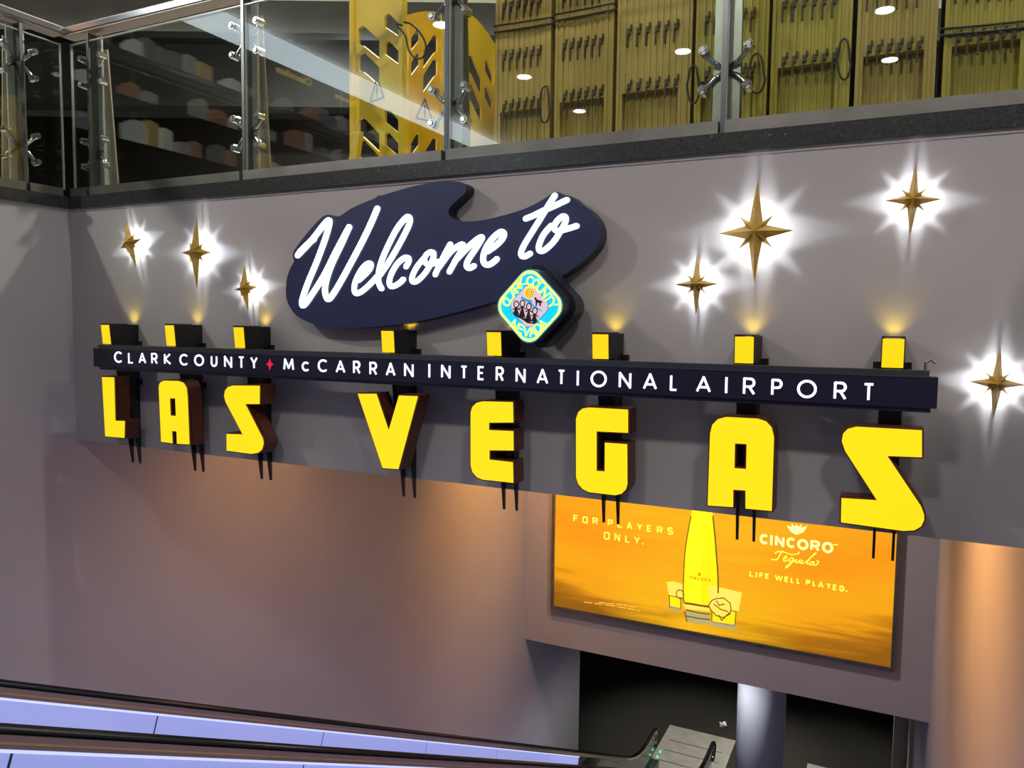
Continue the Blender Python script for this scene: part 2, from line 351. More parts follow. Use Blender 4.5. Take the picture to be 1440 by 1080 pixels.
def escalator(x1, dy, label):
    t = thing('escalator', label, 'escalator', (x1 + XW / 2, 17.3 + dy, 0), 'escalators in the well')
    path = esc_path(dy=dy); za = lambda y: zat(y - dy)
    for side, x in ((0, x1), (1, x1 + XW)):
        rp = list(path); ye, ze = path[-1]
        rp += [(ye + .23 * math.sin(a), ze - .23 + .23 * math.cos(a)) for a in (math.pi * k / 8 for k in range(1, 9))]
        # handrail: flattened tube following the path with its newel turn
        b = MB(); n = 10; prof = [(.042 * math.cos(2 * math.pi * k / n), .021 * math.sin(2 * math.pi * k / n)) for k in range(n)]
        rings = []
        for i, (y, z) in enumerate(rp):
            a, c = rp[max(i - 1, 0)], rp[min(i + 1, len(rp) - 1)]; d = Vector((c[0] - a[0], c[1] - a[1])).normalized(); nn = Vector((-d.y, d.x))
            rings += [(x + u, y + nn.x * (v - .021), z + nn.y * (v - .021)) for u, v in prof]
        fs = [(i * n + k, i * n + (k + 1) % n, (i + 1) * n + (k + 1) % n, (i + 1) * n + k) for i in range(len(rp) - 1) for k in range(n)]
        fs += [tuple(range(n)), tuple(range((len(rp) - 1) * n, len(rp) * n))]
        b.add(rings, fs).build('handrail', 'rubber', t, True)
        sweep(path[:2], x - .035, x + .035, -.105, -.042).build('handrail_deck', 'bronze', t)
        sweep(path[:2], x - .037, x + .037, -.084, -.074).build('highlight_line', 'gold_highlight', t)  # gold highlight of the bronze deck, painted as a thin strip
        sweep(path[1:], x - .03, x + .03, -.07, -.042).build('handrail_guide', 'chrome', t)
        ysub = [path[0], (12.2 + dy, za(12.2 + dy))]
        sweep(ysub, x - .03, x + .03, -.122, -.106).build('light_strip', 'led_strip', t)
        # balustrade panels with open joints; emission paints the LED-lit wall behind
        y = s0 - PITCH * 5
        end = ysub[-1][0]
        while y < end - .05:
            y2 = min(y + PITCH - .014, end)
            if y > path[0][0]:
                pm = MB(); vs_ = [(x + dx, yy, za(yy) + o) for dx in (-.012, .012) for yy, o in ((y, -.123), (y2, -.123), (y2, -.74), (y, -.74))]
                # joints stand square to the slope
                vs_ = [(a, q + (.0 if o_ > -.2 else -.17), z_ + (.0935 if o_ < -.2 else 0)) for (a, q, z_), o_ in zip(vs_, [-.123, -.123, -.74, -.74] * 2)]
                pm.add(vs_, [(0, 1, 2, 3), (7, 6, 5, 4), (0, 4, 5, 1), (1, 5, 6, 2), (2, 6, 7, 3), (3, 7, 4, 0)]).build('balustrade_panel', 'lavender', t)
            y += PITCH
        sweep([path[0], (end, za(end))], x - .008, x + .008, -.74, -.13).build('panel_backing', 'seam', t)
        # clear newel glass
        q = [p for p in path if p[0] > end]; q = [(end, za(end))] + q if q[0][0] > end + .01 else q
        lp = [(a, z - .07) for a, z in q] + [(ye + .2 * math.sin(a), ze - .24 + .17 * math.cos(a)) for a in (math.pi * k / 8 for k in range(1, 9))] + [(ye - .1, ze - .8)] + [(a, z - .8) for a, z in q[::-1][1:]]
        g = MB().poly([lp], lambda u, v, d: (x - .006 + d, u, v), .012, True, True).build('newel_glass', 'glass_esc', t)
        # rim of the newel
        rim = [(x, a, z) for a, z in [(path[-3][0], path[-3][1] - .085), (ye, ze - .085)]] + [(x, ye + .16 * math.sin(a), ze - .245 + .16 * math.cos(a)) for a in (math.pi * k / 10 for k in range(1, 11))]
        MB().tube(rim, .02, 8).build('newel_rim', 'chrome', t, True)
        sweep(path, x - .11, x + .11, -1.02, -.76).build('skirt', 'steel_dark', t)
    # steps
    b = MB(); yy = -4.2 + dy; prof = []
    while yy < 15.6 + dy:
        z = za(yy) - .98; prof += [(yy, z), (yy + .4, z)]; yy += .4
    prof += [(16.2 + dy, .02), (17.0 + dy, .02)]
    vs_ = [(x, y, z) for y, z in prof for x in (x1 + .1, x1 + XW - .1)]
    b.add(vs_, [(2 * i, 2 * i + 1, 2 * i + 3, 2 * i + 2) for i in range(len(prof) - 1)]).build('step_band', 'steps', t)
    pl = MB().box(x1 - .16, x1 + XW + .18, 16.4 + dy, 19.35 + dy, .0, .03).build('landing_plate', 'plate', t)
    for k in range(3): MB().box(x1 + .02, x1 + XW - .02, 17.6 + dy + k * .5, 17.62 + dy + k * .5, .03, .034).build('plate_joint', 'steel_dark', pl)
    MB().box(x1 + .02, x1 + XW - .02, 17.0 + dy, 17.2 + dy, .03, .04).build('comb_plate', 'steel', pl)
    return t
ea = escalator(-4.6, 0, 'black handrail escalator with lavender glow painted into its side panels along the left wall')
eb = escalator(-1.2, -.25, 'escalator along the right wall, only its landing plate corner showing')
gx, gz = -4.55, .95
for k in range(2):
    MB().cyl((gx + .03, 17.2 + k * .25, gz - .62), (gx + .06, 17.2 + k * .25, gz - .62), .022, .022, 12).build('signal_lamp', 'green_led', ea)
# unseen lamps added to light the landings, column and wall end
for k, (x, y) in enumerate([(-3.9, 18.6), (-.6, 18.4), (-2.5, 12.5)]):
    t = thing('added_hall_lamp', ['added pendant light above the left escalator landing', 'added pendant light above the right escalator landing', 'added pendant light hidden just behind the bulkhead'][k], 'lamp', (x, y, ZC - 5.6), 'added lower hall lights')
    MB().cyl((x, y, ZC - 5.3), (x, y, ZC - .42), .01, .01, 8).build('rod', 'steel', t)
    MB().cyl((x, y, ZC - 5.6), (x, y, ZC - 5.3), .16, .05, 20).build('shade', 'steel_dark', t)
    MB().cyl((x, y, ZC - 5.61), (x, y, ZC - 5.6), .12, .12, 20).build('lens', 'lamp', t)
    lamp('added_hall_bulb', 'SPOT', (x, y, ZC - 5.65), (620, 520, 170)[k], ((1, .95, .85), (1, .95, .85), (.9, .94, 1))[k], t, (x, y, 0), .12, (80, 80, 170)[k], .6)
# column, paper
c1, c2 = atx(1036, 1000, -.159 * 13.6), None
cxm = -.1289 * 13.6
col = thing('column', 'round pale grey column standing beyond the billboard wall', 'column', (cxm, 13.6, 0))
MB().cyl((cxm, 13.6, 0), (cxm, 13.6, ZC - .4), .405, .405, 40, True).build('shaft', 'column', col, True)
MB().cyl((cxm, 13.6, 0), (cxm, 13.6, .25), .43, .43, 40, True).build('base_collar', 'steel', col, True)
pp = atz(1017, 1021, -ZC)
pb = MB()
for k in range(9):
    a = random.random() * 6.28; pb.cyl((pp.x + .05 * math.cos(a), pp.y + .05 * math.sin(a), .005), (pp.x + .09 * math.cos(a + 1), pp.y + .09 * math.sin(a + 1), .06 + .05 * random.random()), .05, .02, 6)
tag(pb.build('crumpled_paper', 'paper'), 'small crumpled white paper on the dark carpet', 'litter')
# ------------------------------------------------------------------ glass balustrades
ZS, ZG0, ZG1, ZR = ZC + .878, ZC + .935, ZC + 1.93, ZC + 2.0
YG = 3.62
def pane(name, parent, c0, c1, axis):
    """glass sheet, 15 mm, with its own bright edges"""
    g = MB(); e = MB(); th = .0075
    if axis == 'x': g.box(c0, c1, YG - th, YG + th, ZG0, ZG1)
    else: g.box(XL - .02 - th, XL - .02 + th, c0, c1, ZG0, ZG1)
    o = g.build(name, 'glass', parent)
    if axis == 'x':
        for z in (ZG0, ZG1): e.box(c0, c1, YG - th - .0005, YG + th + .0005, z - .003, z + .003)
        for x in (c0, c1): e.box(x - .003, x + .003, YG - th - .0005, YG + th + .0005, ZG0, ZG1)
    else:
        for z in (ZG0, ZG1): e.box(XL - .02 - th - .0005, XL - .02 + th + .0005, c0, c1, z - .003, z + .003)
        for y in (c0, c1): e.box(XL - .02 - th - .0005, XL - .02 + th + .0005, y - .003, y + .003, ZG0, ZG1)
    e.build('polished_edge', 'pane_edge', o); return o
def post_at(parent, x, y, rot):
    """tapered blade post with a face plate and two four-armed spider fittings; rot turns it for the side run"""
    p = bpy.data.objects.new('post', None); C.objects.link(p); p.parent = parent; p.location = Vector((x, y, ZS)) - parent_loc(parent)
    H = ZR - ZS - .02
    def loc(b, name, mt, smooth=False):
        b.v = [((-q[1], q[0], q[2]) if rot else q) for q in b.v]
        off = parent_loc(p); b.v = [(q[0] + off.x, q[1] + off.y, q[2] + off.z) for q in b.v]
        return b.build(name, mt, p, smooth)
    loc(MB().box(-.06, .06, .035, .047, .02, H), 'face_plate', 'steel')
    bl = MB(); prof = [(.047, .0), (.15, .0), (.085, H - .08), (.047, H)]
    bl.poly([prof], lambda u, v, d: (-.014 + d, u, v), .028, True, True); loc(bl, 'blade', 'steel')
    fl = MB(); vs_ = [(xx, yy, zz) for xx in (-.05, .05) for (yy, zz) in ((.15, 0), (.16, 0), (.095, H - .08), (.085, H - .08))]
    fl.add(vs_, [(0, 1, 2, 3), (7, 6, 5, 4), (0, 4, 5, 1), (1, 5, 6, 2), (2, 6, 7, 3), (3, 7, 4, 0)]); loc(fl, 'back_flange', 'rail_metal')
    loc(MB().box(-.011, .011, -.03, .035, -.06, H), 'front_fin', 'steel_dark')
    for zc_ in (.30, .86):
        s = MB()
        for sx in (-1, 1):
            for sz in (-1, 1):
                bx, bz = sx * .10, zc_ + sz * .088
                s.tube([(sx * .012, .03, zc_ + sz * .012), (sx * .05, .022, zc_ + sz * .03), (sx * .085, .02, bz - sz * .022), (bx, .018, bz)], .013, 8)
        loc(s, 'spider_fitting', 'chrome', True)
        for sx in (-1, 1):
            for sz in (-1, 1):
                bx, bz = sx * .10, zc_ + sz * .088; c = MB()
                c.cyl((bx, -.022, bz), (bx, .03, bz), .021, .024, 14); c.cyl((bx, -.03, bz), (bx, -.022, bz), .012, .018, 12)
                loc(c, 'glass_bolt', 'chrome')
    return p
bal = thing('glass_balustrade', 'long glass balustrade on the granite kerb above the sign', 'balustrade', (-2, YG, ZS))
posts = [-5.05, -3.62, -2.175, -.725, .73, 2.18]
px_ = [XL + .03] + posts[1:]
for a, b in zip(px_[:-1], px_[1:]): pane('glass_pane', bal, a + .012, b - .012, 'x')
for x in posts: post_at(bal, x, YG + .015, False)
edges = [XL] + posts
for a, b in zip(edges[:-1], edges[1:]):
    MB().box(a + (.015 if a != XL else .04), b - .015, YG - .04, YG + .035, ZS, ZG0).build('base_shoe', 'shoe', bal)
MB().box(XL - .06, 9, YG - .01, YG + .10, ZR, ZR + .055).build('handrail', 'rail_metal', bal)
MB().box(XL - .06, 9, YG - .02, YG - .01, ZR + .01, ZR + .045).build('handrail_lip', 'chrome', bal)
bl2 = thing('glass_balustrade', 'short glass balustrade turning the corner along the left wall', 'balustrade', (XL - .02, 2, ZS))
ps2 = [3.30, 1.85, .40, -1.05]
e2 = [YG - .03] + ps2[1:]
for a, b in zip(e2[:-1], e2[1:]): pane('glass_pane', bl2, b + .012, a - .012, 'y')
for y in ps2: post_at(bl2, XL - .035, y, True)
for a, b in zip([YG - .06] + ps2[:-1], ps2): MB().box(XL - .055, XL + .02, b + .015, a - .015, ZS, ZG0).build('base_shoe', 'shoe', bl2)
MB().box(XL - .12, XL - .01, -3, YG - .02, ZR, ZR + .055).build('handrail', 'rail_metal', bl2)
MB().box(XL - .01, XL, -3, YG - .02, ZR + .01, ZR + .045).build('handrail_lip', 'chrome', bl2)
# ------------------------------------------------------------------ stored barriers
ZU = ZC + .868
hm = bpy.data.meshes.new('hinge')
hb = MB(); hb.box(-.009, .009, -.008, .004, .0, .03); hb.box(.006, .016, -.008, .004, .025, .05); hb.box(-.012, -.004, -.008, .004, -.065, .002)
hm.from_pydata(hb.v, [], hb.f); hm.update(); hm.materials.append(M['hinge'])
def folded(px0, px1, mt, label, rows, strap_py=None, loop=None):
    y = 4.15; x0 = aty(px0, 90, y).x; x1 = aty(px1, 90, y).x; H = 1.62; W = x1 - x0
    t = thing('folded_barrier', label, 'barrier', ((x0 + x1) / 2, y + .3, ZU), 'folded barriers stored behind the glass')
    n = max(10, int(W / .0165)); b = MB(); wd = W / n
    ztop = ZU + H; zrec = aty((px0 + px1) / 2, rows[-1] + 4, y).z
    for k in range(n):
        a = x0 + k * wd; e = .09 < (k + .5) / n < .84
        j = .004 * (k % 2) + random.uniform(0, .003)
        if e:
            b.box(a + .0003, a + wd - .0003, y + j, y + .55, zrec, ztop - random.uniform(0, .01))
            b.box(a + .0003, a + wd - .0003, y + .05 + j, y + .55, ZU + .05, zrec)
        else: b.box(a + .0003, a + wd - .0003, y + j, y + .55, ZU, ztop - random.uniform(0, .01))
    o = b.build('folded_panels', mt, t); o['kind'] = 'stuff'
    for py in rows + ([rows[0] - (rows[1] - rows[0])] if len(rows) > 1 else []):
        for k in range(6):
            f = .17 + .125 * k; px = px0 + (px1 - px0) * f
            p = aty(px, py - (f - .5) * 12 * (1 if px1 < 1000 else .8), y)
            h = bpy.data.objects.new('hinge', hm); C.objects.link(h); h.parent = t; h.location = Vector((p.x, y - .001, p.z)) - t.location
    if strap_py:
        for dz in (0, 9):
            l = aty(px0, strap_py[0] + dz, y - .01); r = aty(px1, strap_py[1] + dz, y - .01)
            MB().tube([(l.x, y + .1, l.z), (l.x - .008, y - .006, l.z), ((l.x + r.x) / 2, y - .012, (l.z + r.z) / 2 - .004), (r.x + .008, y - .006, r.z), (r.x, y + .1, r.z)], .0055, 6).build('strap', 'strap', t)
    if loop:
        cx_, cy_, rx, ry = loop
        pts = []
        for k in range(21):
            a = -math.pi / 2 + 2 * math.pi * k / 20; wq = 1 if math.sin(a) > 0 else .75
            q = aty(cx_ + rx * math.cos(a) * wq, cy_ + ry * math.sin(a), y - .03); pts.append((q.x, y - .03 + .02 * (math.sin(a) < -.9), q.z))
        MB().tube(pts, .0052, 6).build('cord_loop', 'strap', t, True)
    return t
folded(696, 774, 'barrier_tan', 'tan folded barrier stack beside the open yellow barrier', [8, 80, 150], (36, 24), (766, 146, 8, 27))
folded(780, 862, 'barrier_tan', 'tan folded barrier, second stack from the open yellow barrier', [-10, 65, 136], (20, 4))
folded(867, 972, 'barrier_tan', 'wide tan folded barrier left of the steel post', [-28, 45, 122], None, (975, 118, 9, 28))
folded(977, 1079, 'barrier_olive', 'olive folded barrier partly hidden by the steel post', [-50, 28, 105], None, (1064, 102, 13, 29))
folded(1084, 1196, 'barrier_olive', 'olive folded barrier right of the steel post', [-70, 8, 86], None, (1187, 82, 10, 30))
folded(1203, 1316, 'barrier_tan', 'tan folded barrier between two olive stacks', [-85, -8, 70])
folded(1326, 1452, 'barrier_olive', 'olive folded barrier at the right edge, bound by a black strap', [-100, -20, 55], (40, 28))
folded(1458, 1600, 'barrier_tan', 'tan folded barrier beyond the right edge', [-110, -30, 40])
# open yellow barriers
def rpoly(pts, r=.012, n=3):
    out = []
    for i, p in enumerate(pts):
        a, b, c = Vector(pts[i - 1]), Vector(p), Vector(pts[(i + 1) % len(pts)])
        d0, d1 = (a - b), (c - b); rr = min(r, d0.length / 2.2, d1.length / 2.2)
        s, e = b + d0.normalized() * rr, b + d1.normalized() * rr
        for k in range(n + 1):
            q = k / n; out.append(tuple(s * (1 - q) ** 2 + b * 2 * q * (1 - q) + e * q * q))
    return out
def barrier_panel(parent, A, B, H, mirror=False, arch=.0, mark=None, rows=()):
    """hinged plastic panel from A to B (floor points) with slanted windows, ribs and a warning triangle"""
    A, B = Vector(A), Vector(B); L = (B - A).length; ux = (B - A) / L; nx = Vector((ux.y, -ux.x, 0))
    def P(u, v, d): q = A + ux * (L - u if mirror else u) - nx * d; return (q.x, q.y, ZU + v)
    top = [(L, H - arch)] + [(L * (1 - k / 6), H - arch + arch * math.sin(math.pi / 2 * k / 6)) for k in range(1, 7)]
    outer = [(0, .06), (L * .12, 0), (L * .22, .09), (L * .78, .09), (L * .88, 0), (L, .06)] + top
    holes = []
    for v in rows:
        if v > H - arch - .03 or v < .30: continue
        for (u0, ua, u1, da, db, dc) in ((.13, .23, .54, .14, .255, .105), (.64, .71, .89, .09, .17, .075)):
            holes.append(rpoly([(L * u0, v - .008), (L * ua, v), (L * u1, v - da), (L * u1, v - db), (L * (u0 + .22 * (u1 - u0)), v - dc - .02), (L * u0, v - dc)], .008))
    pm = MB().poly([rpoly(outer, .02)] + holes, P, .018, True, True).build('barrier_panel', 'barrier', parent)
    rb = MB()
    for u0, u1 in ((0, .07), (.93, 1)):
        rb.poly([[(L * u0, .08), (L * u1, .08), (L * u1, H - arch - .03), (L * u0, H - arch - .03)]], lambda u, v, d: P(u, v, d - .018), .018)
    rb.build('edge_rib', 'barrier', pm)
    if mark is not None:
        c = mark; h = .13
        tri = [(L * .5 - .075, c - .055), (L * .5 + .075, c - .055), (L * .5, c + .085), (L * .5 - .075, c - .055)]
        MB().stroke([tri], .013, lambda u, v, d: P(u, v, d - .003), .003).stroke([[(L * .5, c + .04), (L * .5, c - .015)]], .016, lambda u, v, d: P(u, v, d - .003), .003).stroke([[(L * .5, c - .035), (L * .5, c - .034)]], .014, lambda u, v, d: P(u, v, d - .003), .003).build('warning_mark', 'ink', pm)
    return pm
q0 = aty(495, 200, 4.25); q1 = aty(569, 200, 4.05)
t = thing('expanding_barrier', 'tall yellow plastic barrier panel with slanted windows and warning triangle', 'barrier', (q0.x, q0.y, ZU), 'open yellow barriers')
barrier_panel(t, (q0.x, 4.25, 0), (q1.x, 4.05, 0), 1.55, False, .0, aty(530, 128, 4.15).z - ZU, [aty(530, q, 4.15).z - ZU for q in (-60, 26, 64, 158, 190)])
fb = MB(); l0 = aty(497, 165, 4.2); l1 = aty(479, 215, 3.95)
fb.poly([[(0, 0), (.05, 0), (.09, .34), (.055, .34)]], lambda u, v, d: (l1.x + u * 1.4, 3.98 + d, ZU + v), .04, True, True).build('brace_foot', 'barrier', t)
lp = [aty(a, b, 4.0) for a, b in [(566, 36), (558, 34), (560, 38), (570, 50), (574, 68), (582, 80), (592, 82), (598, 74), (598, 60), (590, 45), (578, 34), (568, 31)]]
MB().tube([tuple(p) for p in crom(lp, 4)], .006, 6).build('cord_loop', 'strap', t, True)
r0 = aty(572, 200, 4.45); r1 = aty(621, 200, 4.75); r2 = aty(652, 200, 4.6); r3 = aty(697, 200, 4.85)
t = thing('expanding_barrier', 'shorter yellow barrier with arched top standing behind the steel post', 'barrier', (r0.x, r0.y, ZU), 'open yellow barriers')
barrier_panel(t, (r0.x, 4.45, 0), (r1.x, 4.75, 0), 1.30, True, .10, aty(592, 158, 4.6).z - ZU, [aty(592, q, 4.6).z - ZU for q in (44, 78, 190)])
barrier_panel(t, (r1.x, 4.75, 0), (r2.x, 4.6, 0), 1.26, True, .05)
barrier_panel(t, (r2.x, 4.6, 0), (r3.x, 4.85, 0), 1.22, False, .16, None, [aty(672, q, 4.7).z - ZU for q in (80, 118)])
# ------------------------------------------------------------------ sign: letters on pylons
Y_L = YF - .20
Y_BAR = YF - .255
pl, pr = aty(131, 488, Y_BAR), aty(1319.5, 534, Y_BAR); prb = aty(1319.5, 577, Y_BAR); plb = aty(131, 512.5, Y_BAR)
bz1 = (pl.z + pr.z) / 2; bz0 = (prb.z + plb.z) / 2 - .004
c6 = (3.692, 110, 430); c7 = (3.273, 480, 430); c8 = (2.571, 780, 430)
LET = [
 ('L', c6, [[(123, 370), (187, 372), (193, 597), (242, 598), (240, 686), (140, 678)]], (143, 152.5, 456), 649),
 ('A', c6, [[(430, 706), (418, 430), (419, 412), (427, 397), (445, 389), (520, 390), (548, 400), (563, 425), (568, 470), (578, 720), (512, 716), (510, 652), (487, 650), (490, 714)], [(476, 480), (503, 481), (507, 572), (480, 570)]], (233.2, 243.3, 456.5), 661),
 ('S', c6, [[(943, 415), (942, 510), (868, 510), (960, 690), (963, 715), (955, 745), (935, 763), (900, 769), (770, 752), (770, 665), (853, 668), (765, 500), (757, 470), (762, 440), (778, 421), (805, 414)]], (329.4, 341.6, 459.3), 673),
 ('V', c7, [[(75, 405), (162, 405), (218, 572), (265, 413), (353, 416), (263, 752), (190, 747)]], (536.5, 553.3, 464.2), 699),
 ('E', c7, [[(790, 443), (792, 537), (680, 538), (680, 572), (792, 577), (793, 666), (682, 665), (682, 708), (790, 720), (792, 815), (650, 800), (625, 790), (603, 765), (595, 735), (595, 490), (603, 465), (622, 447), (650, 440)]], (685.3, 703.6, 466), 718),
 ('G', c7, [[(1320, 478), (1320, 585), (1175, 578), (1175, 760), (1212, 762), (1213, 630), (1316, 637), (1317, 820), (1310, 845), (1290, 865), (1260, 872), (1140, 858), (1110, 843), (1090, 820), (1080, 790), (1080, 520), (1090, 490), (1110, 473), (1140, 468)]], (834.4, 854.3, 468.8), 738),
 ('A', c8, [[(553, 722), (562, 460), (570, 430), (590, 410), (620, 402), (735, 408), (765, 418), (785, 440), (793, 475), (785, 742), (690, 733), (690, 668), (646, 665), (645, 728)], [(652, 498), (694, 500), (692, 590), (650, 587)]], (1034.8, 1059.3, 472), 764),
 ('S', c8, [[(1328, 450), (1328, 548), (1203, 543), (1325, 725), (1336, 755), (1336, 775), (1325, 798), (1300, 812), (1260, 814), (1035, 783), (1037, 695), (1165, 703), (1050, 525), (1038, 490), (1043, 462), (1060, 445), (1090, 437)]], (1241.7, 1272, 474.7), 793),
]
LAB = ['yellow illuminated letter L on black pylon, leftmost letter of the sign', 'yellow illuminated letter A between the L and the first S',
       'yellow illuminated letter S ending the first word', 'yellow illuminated letter V starting the second word', 'yellow illuminated letter E between V and G',
       'yellow illuminated letter G above the billboard text', 'yellow illuminated letter A between the G and the last S', 'yellow illuminated letter S at the right end of the sign']
for (ch, (sc, ox, oy), loops, (tl, tr, ty), tip), lab in zip(LET, LAB):
    L2 = [px2(l, Y_L, sc, ox, oy) for l in loops]
    allz = [b for l in L2 for a, b in l]; zb, zt = min(allz), max(allz)
    a = aty(tl, ty, YF - .22); b = aty(tr, ty, YF - .22); x0, x1 = a.x, b.x; ztop = a.z
    ztip = aty((tl + tr) / 2 + 20, tip, YF - .03).z
    wdt = min(max(x1 - x0, .085), .115); xc = (x0 + x1) / 2; x0, x1 = xc - wdt / 2, xc + wdt / 2
    t = thing('sign_letter', lab, 'sign letter', (xc, YF, zb), 'illuminated letters on pylons')
    # letter: glowing face inside a dark return
    MB().poly(L2, wallP(Y_L), .0, True, False, False).build('letter_face', 'yellow_face', t)
    def grow(l, e):   # trim rim around the face
        out = []
        ar = sum(l[i - 1][0] * l[i][1] - l[i][0] * l[i - 1][1] for i in range(len(l)))
        sg = 1 if ar > 0 else -1
        for i in range(len(l)):
            p, q, r = Vector(l[i - 1]), Vector(l[i]), Vector(l[(i + 1) % len(l)])
            n0 = Vector(((q - p).y, -(q - p).x)).normalized() * sg; n1 = Vector(((r - q).y, -(r - q).x)).normalized() * sg
            h = n0 + n1; k = e / max(.35, (h.length / 2) ** 2) / 2
            out.append(tuple(q + h * k))
        return out
    G2 = [grow(L2[0], .006)] + [grow(l, -.006) for l in L2[1:]]
    MB().poly(G2, wallP(Y_L + .004), .104, True, True, True).build('letter_return', 'return_brown', t)
    # pylon: light box over the bar, two side plates that end in tapered legs
    zbr_ = bz1 + .03; zlb = zb + .03; zbb = bz0 - .02
    def dep(z): return .22 - (ztop - z) * .09 if z > zbr_ - .001 else .145 + (.05 - .145) * (zbr_ - z) / (zbr_ - zlb)
    for k, xx in enumerate((x0, x1 - .011)):
        pf = [(0.004, ztop), (.22, ztop), (dep(zbr_), zbr_), (.145, zbr_), (.05, zlb), (0.004, zlb)]
        MB().poly([pf], lambda u, v, d: (xx + d, YF - u, v), .011, True, True).build('side_plate', 'pylon_black', t)
        pf = [(0.004, zlb), (.05, zlb), (.014, ztip), (.004, ztip)]
        MB().poly([pf], lambda u, v, d: (xx + d, YF - u, v), .011, True, True).build('leg', 'pylon_black', t)
    HX = [(0, 1, 2, 3), (7, 6, 5, 4), (0, 4, 5, 1), (1, 5, 6, 2), (2, 6, 7, 3), (3, 7, 4, 0)]
    zw0, zw1 = zbr_ - .002, zt - .03
    MB().add([(x, YF - dep(z) + o, z) for x in (x0 + .011, x1 - .011) for z, o in ((zw0, .004), (zw1, .004), (zw1, .016), (zw0, .016))], HX).build('front_web', 'pylon_black', t)
    MB().add([(x, YF - dep(z) - o, z) for x in (x0 + .004, x1 - .004) for z, o in ((ztop - .004, .003), (zbr_, .003), (zbr_, -.004), (ztop - .004, -.004))], HX).build('light_tab', 'tab_face', t)
    MB().box(x0, x1, YF - .222, YF - .085, ztop, ztop + .006).build('top_cap', 'return_brown', t)
    zbr = aty(1256, 515, YF).z
    MB().box(x0 - .03, x1 + .03, YF - .03, YF - .001, zbr - .02, zbr + .018).build('mount_bracket', 'pylon_black', t)
    MB().box(x0 - .025, x1 + .025, YF - .03, YF - .001, zt - .06, zt - .02).build('mount_bracket', 'pylon_black', t)
    lamp('tab_uplight', 'SPOT', (xc, YF - .045, ztop - .012), P_TAB, (1, .72, .05), t, (xc, YF + .02, ztop + .25), .015, 100, 1.)
# ------------------------------------------------------------------ sign: name bar
bar = thing('name_bar', 'long navy bar with white illuminated lettering crossing all the letter pylons', 'sign', ((pl.x + pr.x) / 2, YF, bz0))
MB().box(pl.x, pr.x, Y_BAR, Y_BAR + .06, bz0, bz1).build('bar_body', 'bar_black', bar)
MB().box(pl.x + .03, pr.x - .03, Y_BAR + .012, Y_BAR + .065, bz1, bz1 + .024).build('top_rail', 'steel_dark', bar)
MB().box(pl.x + .04, pr.x - .02, Y_BAR + .012, Y_BAR + .065, bz0 - .018, bz0).build('bottom_rail', 'bar_black', bar)
MB().box(pl.x, pr.x, Y_BAR - .003, Y_BAR + .01, bz1 - .003, bz1 + .002).build('edge_trim', 'steel_dark', bar)
hk = MB(); hx = pr.x - .04; hk.tube([(hx, YF - .12, bz1 + .02), (hx - .0, YF - .115, bz1 + .05), (hx + .02, YF - .1, bz1 + .062), (hx + .035, YF - .08, bz1 + .05)], .006, 6).build('lifting_hook', 'steel_dark', bar)
TXT = []
def row(sc, ox, oy, items):
    for ch, a, b, c, d in items: TXT.append((ch, ox + a / sc, ox + b / sc, oy + c / sc, oy + d / sc))
row(4, 120, 480, [('C', 165, 210, 58, 120), ('L', 243, 270, 62, 124), ('A', 302, 342, 65, 125), ('R', 373, 407, 66, 128), ('K', 445, 482, 68, 130), ('C', 532, 580, 72, 135), ('O', 615, 668, 75, 138), ('U', 708, 743, 80, 143), ('N', 783, 826, 82, 148), ('T', 863, 895, 85, 153), ('Y', 930, 970, 88, 155), ('*', 1018, 1060, 98, 160), ('M', 1116, 1174, 97, 163), ('c', 1220, 1262, 115, 168), ('C', 1310, 1365, 102, 172)])
row(4, 460, 490, [('A', 50, 103, 68, 138), ('R', 148, 188, 70, 143), ('R', 240, 282, 76, 150), ('A', 332, 385, 80, 155), ('N', 435, 487, 84, 160), ('I', 568, 584, 88, 163), ('N', 643, 695, 92, 168), ('T', 752, 790, 97, 172), ('E', 848, 885, 100, 178), ('R', 950, 995, 103, 185), ('N', 1062, 1117, 110, 192), ('A', 1180, 1245, 115, 200), ('T', 1298, 1340, 120, 205), ('I', 1402, 1420, 125, 208)])
row(5.143, 780, 500, [('O', 262, 378, 110, 228), ('N', 465, 555, 120, 237), ('A', 640, 742, 128, 247), ('L', 835, 890, 137, 255)])
row(3.789, 960, 500, [('A', 72, 152, 110, 197), ('I', 224, 242, 115, 200), ('R', 322, 388, 118, 210), ('P', 472, 532, 125, 215), ('O', 610, 715, 130, 226), ('R', 805, 875, 140, 236), ('T', 960, 1022, 147, 243)])
PB = wallP(Y_BAR - .004)
for ch, a, b, c, d in TXT:
    mx_, my = (a + b) / 2, (c + d) / 2
    x0, x1 = aty(a, my, Y_BAR).x, aty(b, my, Y_BAR).x; z1, z0 = aty(mx_, c, Y_BAR).z, aty(mx_, d, Y_BAR).z
    if ch == '*':
        xm, zm = (x0 + x1) / 2, (z0 + z1) / 2; R_, r_ = (z1 - z0) / 2, .013
        MB().poly([[(xm + (R_ * .85 if k % 4 == 0 else R_ if k % 2 == 0 else r_) * math.cos(k * math.pi / 4), zm + (R_ if k % 2 == 0 else r_) * math.sin(k * math.pi / 4)) for k in range(8)]], PB, .004).build('red_star', 'red', bar)
    else: glyph(ch, x0, x1, z0, z1, .0098, PB, 'bar_letter', 'bar_text', bar, .004)
